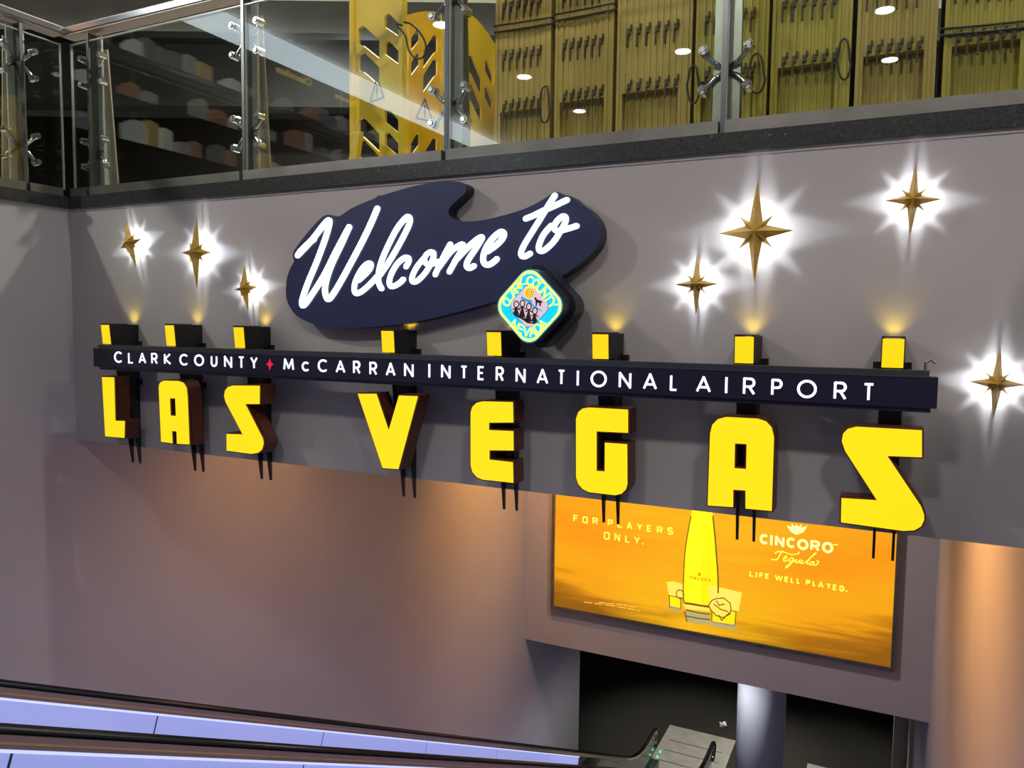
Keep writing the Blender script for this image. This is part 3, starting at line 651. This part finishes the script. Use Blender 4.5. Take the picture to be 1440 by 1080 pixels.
# ------------------------------------------------------------------ sign: Welcome cabinet
Y_W = YF - .09
OUT = [(66, 500), (70, 455), (83, 415), (100, 382), (95, 362), (102, 335), (150, 270), (205, 208), (235, 187), (262, 188), (285, 196), (340, 160), (400, 133), (440, 117), (455, 105), (475, 103), (540, 83), (620, 62), (720, 45), (790, 46), (818, 55), (826, 74), (818, 97), (785, 127), (757, 156), (752, 180), (768, 200), (800, 212), (840, 214), (900, 208), (1000, 184), (1080, 158), (1150, 122), (1185, 98), (1200, 90), (1220, 92), (1236, 108), (1258, 104), (1280, 116), (1300, 136), (1340, 162), (1372, 195), (1390, 232), (1394, 270), (1385, 308), (1360, 345), (1310, 390), (1250, 432), (1180, 470), (1100, 505), (1000, 538), (950, 551), (850, 580), (740, 609), (600, 640), (450, 658), (350, 664), (250, 660), (170, 643), (110, 610), (80, 570), (68, 535)]
wc = thing('welcome_sign', 'dark navy cloud-shaped cabinet with glowing white handwritten greeting', 'sign', (aty(640, 380, YF).x, YF, aty(640, 460, YF).z))
OL = [tuple(p) for p in crom(px2(OUT + OUT[:1], Y_W, 3, 380, 240), 3)[:-1]]
MB().poly([OL], wallP(Y_W), .089, True, True, False).build('cabinet_face', 'navy', wc)
MB().poly([OL], wallP(Y_W), .089, False, False, True).build('cabinet_side', 'navy_dark', wc)
z1c = (6, 400, 270); z2c = (7.2, 530, 300); z3c = (9, 700, 260)
WEL = [
 ('W', z1c, .048, [[(105, 535), (170, 468), (240, 388), (300, 310), (345, 255), (372, 240), (372, 275), (340, 390), (270, 580), (195, 760), (150, 890), (142, 945), (165, 950), (230, 860), (330, 700), (420, 520), (500, 370), (540, 297)],
                   [(540, 297), (470, 450), (390, 620), (345, 760), (338, 850), (362, 903), (400, 870), (470, 755), (560, 590), (650, 420), (720, 275), (778, 140)], [(120, 510), (190, 440), (245, 395)]]),
 ('e', z1c, .042, [[(620, 745), (680, 690), (720, 640), (722, 605), (692, 608), (645, 655), (600, 740), (583, 810), (597, 853), (640, 843), (710, 785), (775, 715)]]),
 ('l', z2c, .042, [[(25, 625), (110, 500), (200, 350), (280, 200), (328, 90), (320, 38), (282, 50), (200, 150), (110, 320), (42, 480), (12, 600), (12, 700), (42, 762)]]),
 ('c', z2c, .040, [[(288, 540), (318, 485), (312, 452), (270, 452), (200, 512), (142, 610), (120, 690), (135, 738), (180, 732), (230, 700), (262, 668)]]),
 ('o', z2c, .038, [[(470, 455), (400, 540), (355, 630), (352, 685), (395, 690), (470, 620), (530, 530), (565, 450), (568, 402), (535, 392), (490, 425), (475, 475), (505, 515), (560, 512), (605, 485)]]),
 ('m', z2c, .040, [[(738, 312), (690, 400), (640, 500), (585, 620)], [(625, 545), (740, 390), (830, 325), (868, 318), (850, 375), (790, 480), (728, 592)], [(780, 490), (900, 360), (1000, 270), (1058, 240), (1040, 285), (980, 380), (920, 470), (902, 530), (932, 555), (978, 532)]]),
 ('e', z2c, .041, [[(1115, 385), (1200, 325), (1265, 258), (1282, 205), (1248, 188), (1170, 250), (1100, 350), (1070, 450), (1085, 508), (1130, 520), (1180, 490), (1210, 462)]]),
 ('t', z3c, .038, [[(718, 130), (640, 250), (550, 400), (450, 560), (350, 720), (295, 830), (290, 885), (325, 908), (370, 890), (405, 868)], [(345, 428), (450, 385), (560, 330), (700, 270), (800, 222), (872, 188)]]),
 ('o', z3c, .038, [[(670, 515), (580, 620), (530, 720), (512, 800), (538, 838), (600, 815), (700, 720), (780, 600), (845, 480), (855, 412), (815, 398), (745, 455), (705, 535), (740, 578), (820, 570), (900, 548), (995, 518)]]),
]
for ch, (sc, ox, oy), wd, lines in WEL:
    b = MB(); b.stroke([crom(px2(l, Y_W - .012, sc, ox, oy), 5) for l in lines], wd * .70, wallP(Y_W - .012), .012)
    b.build('script_letter', 'neon', wc)
# ------------------------------------------------------------------ county emblem
Y_E = YF - .30
ec = px2([(490, 545)], Y_E, 9, 690, 370)[0]; ew = (px2([(912, 545)], Y_E, 9, 690, 370)[0][0] - px2([(70, 545)], Y_E, 9, 690, 370)[0][0]) / 2
eh = (px2([(490, 70)], Y_E, 9, 690, 370)[0][1] - px2([(490, 1020)], Y_E, 9, 690, 370)[0][1]) / 2
def dia(s, cr=.40):
    a0 = 1 - cr; out = []
    for q in range(4):
        th = q * 90
        c = (a0 * math.cos(math.radians(th)), a0 * math.sin(math.radians(th)))
        out += [(c[0] + cr * math.cos(math.radians(th - 45 + 90 * k / 10)), c[1] + cr * math.sin(math.radians(th - 45 + 90 * k / 10))) for k in range(11)]
    return [(ec[0] + ew * s * a, ec[1] + eh * s * b) for a, b in out]
em = thing('county_emblem', 'cyan and lime rounded diamond emblem in front of the navy cabinet', 'emblem', (ec[0], YF, ec[1] - eh))
MB().poly([dia(1.0)], wallP(Y_E + .004), .10, True, True, True).build('emblem_case', 'navy_dark', em)
MB().poly([[(p[0] + .0, p[1]) for p in dia(1.13)]], wallP(Y_E + .10), .108, True, True, True).build('emblem_base', 'navy_dark', em)
for nm, s0_, s1_, mt, o in (('emblem_rim', .99, .955, 'teal_rim', .0), ('emblem_ring', .955, .865, 'lime', 0.)):
    MB().poly([dia(s0_), dia(s1_)], wallP(Y_E), .004).build(nm, mt, em)
MB().poly([dia(.865)], wallP(Y_E), .004).build('emblem_field', 'cyan', em)
MB().poly([dia(.585)], wallP(Y_E - .001), .002).build('picture_border', 'emblem_blue', em)
MB().poly([dia(.55)], wallP(Y_E - .002), .002).build('picture_field', 'pinkish', em)
def eP(u, v): return px2([(u, v)], Y_E, 9, 690, 370)[0]
def esc_letter(ch, u, v, rot, h=.038, wd=.0062):
    c = eP(u, v); r = math.radians(rot); ls = []
    for l in GL[ch]:
        ls.append([(c[0] + (a - .5) * h * .78 * math.cos(r) - (b - .5) * h * math.sin(r), c[1] + (a - .5) * h * .78 * math.sin(r) + (b - .5) * h * math.cos(r)) for a, b in l])
    MB().stroke(ls, wd, wallP(Y_E - .003), .002).build('emblem_letter', 'emblem_yellow', em)
for ch, u, v, r in [('C', 205, 495, 62), ('L', 240, 428, 55), ('A', 288, 372, 50), ('R', 338, 308, 45), ('K', 395, 248, 40), ('C', 500, 225, -12), ('O', 575, 258, -30), ('U', 632, 315, -45), ('N', 685, 380, -50), ('T', 735, 448, -55), ('Y', 785, 520, -58),
                    ('N', 308, 785, -38), ('E', 378, 832, -28), ('V', 456, 868, -8), ('A', 528, 866, 14), ('D', 600, 824, 32), ('A', 660, 770, 42)]: esc_letter(ch, u, v, r)
PE = wallP(Y_E - .004)
for hu, hv, bu, bv in ((328, 522, 325, 660), (405, 512, 400, 690), (487, 550, 480, 740), (563, 605, 555, 750)):
    f = MB(); c = eP(hu, hv); f.stroke([[(c[0] + .0125 * math.cos(a), c[1] + .0155 * math.sin(a)) for a in (2 * math.pi * k / 14 for k in range(15))]], .0045, PE, .002)
    f.poly([[eP(hu, hv + 25), eP(bu + 42, bv), eP(bu - 42, bv - 15)]], PE, .002)
    f.stroke([[eP(hu - 40, hv + 62), eP(hu, hv + 45), eP(hu + 42, hv + 70)]], .005, PE, .002); f.build('emblem_figure', 'brown_ink', em)
MB().poly([[eP(300, 640), eP(420, 690), eP(520, 750), eP(590, 730), eP(560, 770), eP(470, 760), eP(400, 710), eP(300, 665)]], PE, .002).build('emblem_ground', 'brown_ink', em)
MB().poly([[eP(555, 440), eP(575, 432), eP(590, 462), eP(650, 478), (eP(658, 505)), eP(640, 500), eP(635, 545), eP(622, 545), eP(618, 505), eP(592, 500), eP(585, 545), eP(573, 543), eP(572, 480)]], PE, .002).build('emblem_horse', 'brown_ink', em)
c = eP(490, 375); MB().poly([[(c[0] + .026 * math.cos(k * .4488), c[1] + .032 * math.sin(k * .4488)) for k in range(14)]], wallP(Y_E - .003), .002).build('emblem_sun', 'emblem_sun', em)
MB().stroke([[(c[0] + (.004 + .0028 * k * .35) * math.cos(k * .7), c[1] + (.004 + .0034 * k * .35) * math.sin(k * .7)) for k in range(20)]], .003, PE, .002).build('sun_spiral', 'gold', em)
MB().poly([[eP(395, 420), eP(445, 445), eP(520, 470), eP(530, 520), eP(655, 605), eP(650, 615), eP(560, 565), eP(480, 500), eP(385, 450)]], wallP(Y_E - .003), .002).build('emblem_river', 'emblem_blue', em)
# ------------------------------------------------------------------ stars
Y_S = YF - .045
ST = [((178, 311), (192, 378), (168, 342), (199, 338)), ((276, 305), (276, 404), (256, 357), (299, 354)), ((344, 373), (349, 437), (329, 406), (363, 405)),
      ((1066, 255), (1061, 397), (1011, 329), (1115, 323)), ((981, 356), (979, 443), (949, 401), (1010, 398)), ((1288, 230), (1279, 333), (1245, 284), (1324, 277)), ((1407, 488), (1397, 590), (1362, 538), (1442, 539))]
SL = ['small tilted gold star, first from the left corner', 'gold star above the letter A, tallest of the left three', 'small gold star between the left stars and the navy cabinet',
      'largest gold star, right of the navy cabinet', 'gold star below and left of the largest star', 'gold star near the top right corner of the wall', 'gold star beside the right end of the name bar']
for (a, b, l, r), lab in zip(ST, SL):
    ta, tb, tl_, tr_ = [Vector(px2([q], Y_S)[0]) for q in (a, b, l, r)]
    ce = (ta + tb + tl_ + tr_) / 4; ah = (ta - tb).length / 2; aw = (tr_ - tl_).length / 2; tilt = math.atan2(-(ta - tb).x, (ta - tb).y)
    t = thing('wall_star', lab, 'star', (ce.x, YF, ce.y), 'gold stars lit from behind')
    bd = []
    for k in range(16):
        an = math.pi / 2 - k * math.pi / 8 - (.17 if k % 4 == 1 else -.17 if k % 4 == 3 else 0)
        rr = (ah if k % 8 == 0 else aw) if k % 4 == 0 else (aw * .66 if k % 2 == 0 else aw * .345)
        u, v = rr * math.cos(an), rr * math.sin(an)
        bd.append((ce.x + u * math.cos(tilt) - v * math.sin(tilt), ce.y + u * math.sin(tilt) + v * math.cos(tilt)))
    ap = .052
    bmm = MB(); bmm.add([(p[0], Y_S, p[1]) for p in bd] + [(ce.x, Y_S - ap, ce.y)], [(k, (k + 1) % 16, 16) for k in range(16)])
    o = bmm.build('star_body', 'gold', t); sm = o.modifiers.new('thickness', 'SOLIDIFY'); sm.thickness = .004; sm.offset = -1
    for q in (-.5, .5): MB().cyl((ce.x - q * ah * math.sin(tilt), Y_S - .004, ce.y + q * ah * math.cos(tilt)), (ce.x - q * ah * math.sin(tilt), YF - .002, ce.y + q * ah * math.cos(tilt)), .003, .003, 8).build('stand_off', 'steel', t)
    k_ = (ah / .2)
    lamp('star_backlight', 'POINT', (ce.x, Y_S - .019, ce.y), P_STAR * .42 * k_ ** 1.5, (.78, .88, 1), t, None, .006)
    for q in range(4):
        an = tilt + q * math.pi / 2 + random.uniform(-.12, .12); rq = (ah if q % 2 else aw) * random.uniform(.28, .42)
        lamp('star_backlight', 'POINT', (ce.x + rq * math.cos(an), Y_S + .010, ce.y + rq * math.sin(an)), P_STAR * .032 * k_ ** 1.5 * random.uniform(.6, 1.4), (.78, .88, 1), t, None, .007)
# ------------------------------------------------------------------ billboard
Y_A = YB - .06
al, ar_ = aty(779, 850, Y_A), aty(1252, 940, Y_A)
ax0, ax1, az0, az1 = al.x, ar_.x, (al.z + ar_.z) / 2, ZC - 1.9
def ad_mat():
    mt = bpy.data.materials.new('ad_print'); mt.use_nodes = True; nt = mt.node_tree; b = nt.nodes['Principled BSDF']
    b.inputs['Base Color'].default_value = (.05, .02, .0, 1); b.inputs['Roughness'].default_value = .4
    N = nt.nodes.new; K = nt.links.new
    g = N('ShaderNodeNewGeometry'); mp = N('ShaderNodeMapping'); mp.vector_type = 'POINT'
    mp.inputs['Location'].default_value = (-ax0 / (ax1 - ax0), 0, -az0 / (az1 - az0)); mp.inputs['Scale'].default_value = (1 / (ax1 - ax0), 0, 1 / (az1 - az0))
    K(g.outputs['Position'], mp.inputs['Vector'])
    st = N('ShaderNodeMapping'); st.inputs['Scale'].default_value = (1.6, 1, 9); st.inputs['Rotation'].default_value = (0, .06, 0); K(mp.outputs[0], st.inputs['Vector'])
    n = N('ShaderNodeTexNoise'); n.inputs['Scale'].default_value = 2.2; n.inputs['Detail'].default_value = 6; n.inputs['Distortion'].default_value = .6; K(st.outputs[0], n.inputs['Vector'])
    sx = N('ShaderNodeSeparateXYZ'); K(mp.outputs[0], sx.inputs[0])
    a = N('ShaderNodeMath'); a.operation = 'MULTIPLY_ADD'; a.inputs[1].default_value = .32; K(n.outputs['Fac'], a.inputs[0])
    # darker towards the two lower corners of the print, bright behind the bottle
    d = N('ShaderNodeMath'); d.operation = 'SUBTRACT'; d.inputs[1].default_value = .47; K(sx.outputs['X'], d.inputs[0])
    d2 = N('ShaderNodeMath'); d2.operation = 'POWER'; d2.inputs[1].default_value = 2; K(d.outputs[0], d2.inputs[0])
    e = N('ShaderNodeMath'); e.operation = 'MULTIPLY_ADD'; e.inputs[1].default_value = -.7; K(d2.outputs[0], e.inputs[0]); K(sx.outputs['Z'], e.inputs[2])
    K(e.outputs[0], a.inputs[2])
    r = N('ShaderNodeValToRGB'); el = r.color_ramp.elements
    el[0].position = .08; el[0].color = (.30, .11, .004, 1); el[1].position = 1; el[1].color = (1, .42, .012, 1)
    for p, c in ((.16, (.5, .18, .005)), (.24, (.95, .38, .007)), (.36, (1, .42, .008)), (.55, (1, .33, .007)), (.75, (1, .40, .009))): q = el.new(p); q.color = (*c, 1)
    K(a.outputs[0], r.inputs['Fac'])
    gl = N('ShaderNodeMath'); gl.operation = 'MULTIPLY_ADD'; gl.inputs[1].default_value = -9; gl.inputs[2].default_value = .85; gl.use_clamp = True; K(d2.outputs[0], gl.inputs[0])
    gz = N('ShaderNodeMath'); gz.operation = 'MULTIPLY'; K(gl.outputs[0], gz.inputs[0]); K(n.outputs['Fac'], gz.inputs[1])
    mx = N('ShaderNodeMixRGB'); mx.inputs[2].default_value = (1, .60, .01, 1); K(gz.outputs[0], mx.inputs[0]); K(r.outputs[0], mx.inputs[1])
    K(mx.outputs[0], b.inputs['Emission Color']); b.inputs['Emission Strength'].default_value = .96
    M['ad_print'] = mt
ad_mat()
ad = thing('billboard', 'backlit orange drinks billboard with bottle and two glasses', 'billboard', ((ax0 + ax1) / 2, YB, az0))
fr = .05
for nm, bx in (('frame_left', (ax0 - fr, ax0, az0 - fr, az1)), ('frame_right', (ax1, ax1 + fr, az0 - fr, az1)), ('frame_bottom', (ax0, ax1, az0 - fr, az0)), ('frame_top', (ax0 - fr, ax1 + fr, az1, az1 + fr))):
    MB().box(bx[0], bx[1], Y_A - .03, YB, bx[2], bx[3]).build(nm, 'shoe', ad)
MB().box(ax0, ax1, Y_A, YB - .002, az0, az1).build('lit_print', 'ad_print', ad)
def adP(k): return wallP(Y_A - .003 * k)
def apx(pts, sc, ox, oy): return px2(pts, Y_A, sc, ox, oy)
def adword(items, sc, ox, oy, wd, mt, layer=1):
    for ch, a, b, c_, d in items:
        (x0, z1), (x1, z0) = apx([(a, c_)], sc, ox, oy)[0], apx([(b, d)], sc, ox, oy)[0]
        mid = (c_ + d) / 2; x0 = apx([(a, mid)], sc, ox, oy)[0][0]; x1 = apx([(b, mid)], sc, ox, oy)[0][0]
        z1 = apx([((a + b) / 2, c_)], sc, ox, oy)[0][1]; z0 = apx([((a + b) / 2, d)], sc, ox, oy)[0][1]
        glyph(ch, x0, x1, z0, z1, wd, adP(layer), 'print_letter', mt, ad, .002, ch == '.')
adword([('F', 158, 200, 205, 262), ('0', 235, 280, 218, 275), ('R', 320, 366, 228, 285), ('P', 448, 492, 245, 300), ('L', 532, 575, 255, 312), ('A', 608, 655, 265, 325), ('Y', 695, 742, 278, 333), ('E', 778, 818, 290, 347), ('R', 862, 912, 302, 360), ('S', 950, 1002, 310, 370),
        ('0', 415, 465, 350, 412), ('N', 505, 552, 362, 424), ('L', 595, 635, 375, 438), ('Y', 668, 722, 388, 450), ('.', 735, 755, 430, 452)], 6, 780, 690, .021, 'ad_text')
cs = (6.26, 1030, 720)
adword([('C', 240, 318, 195, 282), ('I', 330, 355, 205, 292), ('N', 375, 458, 212, 305), ('C', 475, 558, 225, 315), ('O', 570, 670, 240, 332), ('R', 685, 772, 250, 345), ('O', 788, 888, 265, 360)], *cs, .034, 'ad_pale')
adword([('L', 150, 190, 522, 570), ('I', 203, 218, 530, 575), ('F', 235, 275, 535, 582), ('E', 288, 325, 542, 588), ('W', 372, 445, 555, 605), ('E', 458, 495, 568, 615), ('L', 512, 545, 575, 625), ('L', 565, 598, 583, 633),
        ('P', 645, 685, 598, 645), ('L', 705, 738, 605, 653), ('A', 752, 805, 612, 668), ('Y', 825, 868, 625, 678), ('E', 882, 922, 638, 688), ('D', 942, 985, 648, 698), ('.', 996, 1012, 680, 700)], *cs, .019, 'ad_text')
MB().stroke([apx([(890, 285), (925, 290)], *cs)], .014, adP(1), .002).build('trade_mark', 'ad_text', ad)
def leafset(): 
    b = MB(); base = (565, 200)
    for dx, dy, wd_ in ((-85, -85, 18), (-60, -55, 16), (-45, -100, 18), (0, -95, 20), (45, -95, 18), (80, -55, 16), (95, -80, 18)):
        tx, ty = base[0] + dx, base[1] + dy; mx_, my = base[0] + dx * .6, base[1] + dy * .6; L_ = math.hypot(dx, dy); nx, ny = -dy / L_ * wd_, dx / L_ * wd_
        b.poly([apx([base, (mx_ + nx, my + ny), (tx, ty), (mx_ - nx, my - ny)], *cs)], adP(1), .002)
    b.build('print_agave', 'ad_pale', ad)
leafset()
tq = [[(345, 415), (385, 420), (410, 395), (425, 365), (440, 345)], [(375, 365), (400, 348), (450, 352), (520, 375), (580, 365), (585, 352)], [(450, 410), (475, 405), (478, 388), (462, 392), (448, 418), (462, 432), (490, 420)],
      [(535, 405), (512, 405), (500, 428), (515, 438), (540, 412), (520, 450), (478, 490), (472, 480), (520, 445), (560, 425)], [(565, 418), (555, 440), (570, 446), (598, 420), (590, 445), (605, 448)], [(620, 425), (608, 448), (628, 452)],
      [(640, 445), (690, 400), (732, 365), (728, 362), (690, 400), (655, 450), (670, 458)], [(715, 440), (692, 438), (680, 458), (695, 464), (720, 442), (712, 464), (740, 465), (758, 440), (745, 430)]]
MB().stroke([crom(apx(l, *cs), 3) for l in tq[:2]], .013, adP(1), .002).build('print_letter', 'ad_text', ad)
for l in tq[2:]: MB().stroke([crom(apx(l, *cs), 3)], .013, adP(1), .002).build('print_letter', 'ad_text', ad)
# bottle, glasses
bs = (5.684, 920, 710)
bl_ = [(302, 30), (295, 90), (270, 220), (248, 370), (238, 520), (232, 680), (238, 765), (252, 785), (300, 790), (370, 803), (440, 812), (500, 790), (512, 700), (510, 560), (500, 430), (488, 270), (470, 90), (462, 30)]
BP = apx(bl_, *bs)
MB().poly([BP], adP(1), .002).build('print_bottle', 'ad_bottle', ad)
MB().poly([apx([(312, 45), (388, 50), (372, 300), (372, 790), (262, 775), (250, 680), (262, 400), (300, 150)], *bs)], adP(2), .002).build('print_highlight', 'ad_bottle_light', ad)
MB().stroke([crom(apx(bl_[1:8], *bs), 3)], .016, adP(3), .002).stroke([crom(apx(bl_[12:17], *bs), 3)], .022, adP(3), .002).stroke([crom(apx(bl_[7:11], *bs), 3)], .03, adP(3), .002).build('print_outline', 'ad_dark', ad)
MB().poly([apx([(232, 790), (440, 825), (440, 850), (250, 830)], *bs)], adP(2), .002).build('print_base', 'ad_glass', ad)
MB().poly([apx([(245, 850), (265, 835), (350, 860), (445, 870), (445, 955), (350, 950), (262, 930), (250, 890)], *bs)], adP(2), .002).build('print_foot', 'ad_grey', ad)
MB().stroke([apx([(258, 838), (350, 860), (445, 872)], *bs), apx([(250, 885), (350, 905), (445, 915)], *bs), apx([(245, 850), (262, 930)], *bs)], .018, adP(3), .002).build('print_foot_line', 'ad_dark', ad)
adword([('C', 282, 300, 566, 588), ('I', 306, 312, 568, 590), ('N', 318, 338, 572, 596), ('C', 345, 365, 576, 600), ('O', 372, 396, 580, 604), ('R', 402, 422, 584, 608), ('O', 430, 452, 588, 612)], *bs, .014, 'ad_ink', 4)
MB().poly([apx([(345, 560), (362, 530), (380, 560), (362, 570)], *bs)], adP(4), .002).build('print_crest', 'ad_ink', ad)
def tumbler(rim, fill, base):
    MB().poly([apx(rim, *bs)], adP(2), .002).build('print_glass', 'ad_glass', ad)
    MB().poly([apx(fill, *bs)], adP(3), .002).build('print_drink', 'ad_bottle', ad)
    MB().poly([apx(base, *bs)], adP(4), .002).build('print_glass_base', 'ad_grey', ad)
    MB().stroke([apx(fill + fill[:1], *bs)], .014, adP(4), .002).build('print_glass_line', 'ad_dark', ad)
tumbler([(100, 615), (150, 612), (228, 632), (228, 740), (118, 722)], [(122, 722), (215, 742), (212, 830), (125, 815)], [(112, 800), (212, 822), (215, 852), (112, 830)])
tumbler([(428, 650), (540, 662), (702, 702), (675, 850), (458, 815)], [(462, 815), (655, 850), (645, 965), (462, 935)], [(455, 925), (650, 955), (668, 1000), (455, 965)])
ic = apx([(530, 815)], *bs)[0]
ip = [(ic[0] + .155 * math.cos(k * .628) * (1 + .12 * (k % 2)), ic[1] + .13 * math.sin(k * .628) * (1 + .1 * (k % 3))) for k in range(10)]
MB().poly([ip], adP(5), .002).build('print_ice', 'ad_glass', ad)
MB().stroke([ip + ip[:1], apx([(480, 790), (530, 830), (590, 850)], *bs), apx([(520, 880), (540, 920), (600, 860)], *bs), apx([(500, 765), (520, 800), (560, 790)], *bs)], .016, adP(6), .002).build('print_ice_line', 'ad_dark', ad)
i2 = apx([(208, 712)], *bs)[0]
MB().stroke([[(i2[0] + .06 * math.cos(k * .8), i2[1] + .07 * math.sin(k * .8)) for k in range(8)]], .014, adP(5), .002).build('print_ice_line', 'ad_dark', ad)
for l in ([(230, 938), (480, 968), (720, 1015)], [(360, 940), (560, 962), (690, 985)]):
    q = apx(l, 6, 780, 690); ls = []
    for i in range(len(q) - 1):
        n = 14
        for k in range(n):
            if (k * 7 + i) % 5 == 0: continue
            f0, f1 = k / n, (k + .75) / n; a, b = Vector(q[i]), Vector(q[i + 1]); ls.append([tuple(a.lerp(b, f0)), tuple(a.lerp(b, f1))])
    MB().stroke(ls, .012, adP(1), .002, False).build('print_small_lines', 'ad_ghost', ad)
# ------------------------------------------------------------------ shop across the upper floor (mirrored in the glass)
XS = -8.0
struct(MB().box(XS - .3, XS, -13, 4.5, ZC + .868, ZC + 4.05).build('wall_shop', 'dark_shop'))
def shop_z(v): return ZC + v
bd = MB().box(XS + .005, XS + .12, -11, 3.2, shop_z(3.70), shop_z(4.0)).build('light_band', 'band_light')
tag(bd, 'long white lit bulkhead above the shop front', 'light panel')
sg = thing('shop_sign', 'dark shop sign board with gold words across the walkway', 'sign', (XS, -3, shop_z(3.2)))
MB().box(XS, XS + .06, -11, 3.0, shop_z(3.32), shop_z(3.68)).build('sign_board', 'dark_shop', sg)
for y in (-2.75, 1.0, -6.5): MB().box(XS + .06, XS + .075, y, y + .05, shop_z(2.2), shop_z(3.68)).build('divider', 'steel', sg)
def word(txt, y0, z0, size):
    cu = bpy.data.curves.new('word', 'FONT'); cu.body = txt; cu.size = size; cu.extrude = .01; cu.shear = .05; cu.space_character = 1.22
    ob = bpy.data.objects.new('tmp_word', cu); C.objects.link(ob); dg = bpy.context.evaluated_depsgraph_get()
    me = bpy.data.meshes.new_from_object(ob.evaluated_get(dg)); bpy.data.objects.remove(ob)
    me.name = 'shop_word'; me.materials.clear(); me.materials.append(M['shop_gold'])
    o = bpy.data.objects.new('shop_word', me); C.objects.link(o)
    o.matrix_world = Matrix(((0, 0, 1, 0), (1, 0, 0, 0), (0, 1, 0, 0), (0, 0, 0, 1)))
    o.parent = sg; o.location = Vector((XS + .08, y0, z0)) - sg.location
word('Chocolate', -2.02, shop_z(3.54), .145); word('Popcorn', -3.12, shop_z(3.52), .135)
rk = thing('display_shelf', 'dark shop shelving under the gold words', 'shelf', (XS + .25, -3, ZU))
for z in (1.48, 1.95, 2.42, 2.89): MB().box(XS, XS + .45, -9, 2.8, shop_z(z), shop_z(z + .03)).build('shelf_board', 'dark_shop', rk)
MB().box(XS, XS + .03, -9, 2.8, ZU, shop_z(3.3)).build('back_panel', 'dark_shop', rk)
n_ = 0
for z in (2.92, 2.45, 1.98):
    y = -6.2
    while y < 2.4:
        wq = random.uniform(.09, .2); hq = random.uniform(.14, .3); gi = random.randrange(6)
        if random.random() < .62:
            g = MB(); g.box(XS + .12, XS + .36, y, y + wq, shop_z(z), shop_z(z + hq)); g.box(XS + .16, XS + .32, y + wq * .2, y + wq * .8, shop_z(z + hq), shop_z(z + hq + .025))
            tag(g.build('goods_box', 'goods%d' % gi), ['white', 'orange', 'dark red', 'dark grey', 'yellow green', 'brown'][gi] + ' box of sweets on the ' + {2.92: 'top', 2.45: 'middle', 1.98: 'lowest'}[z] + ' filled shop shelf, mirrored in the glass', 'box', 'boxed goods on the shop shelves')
        y += wq + random.uniform(.02, .12)
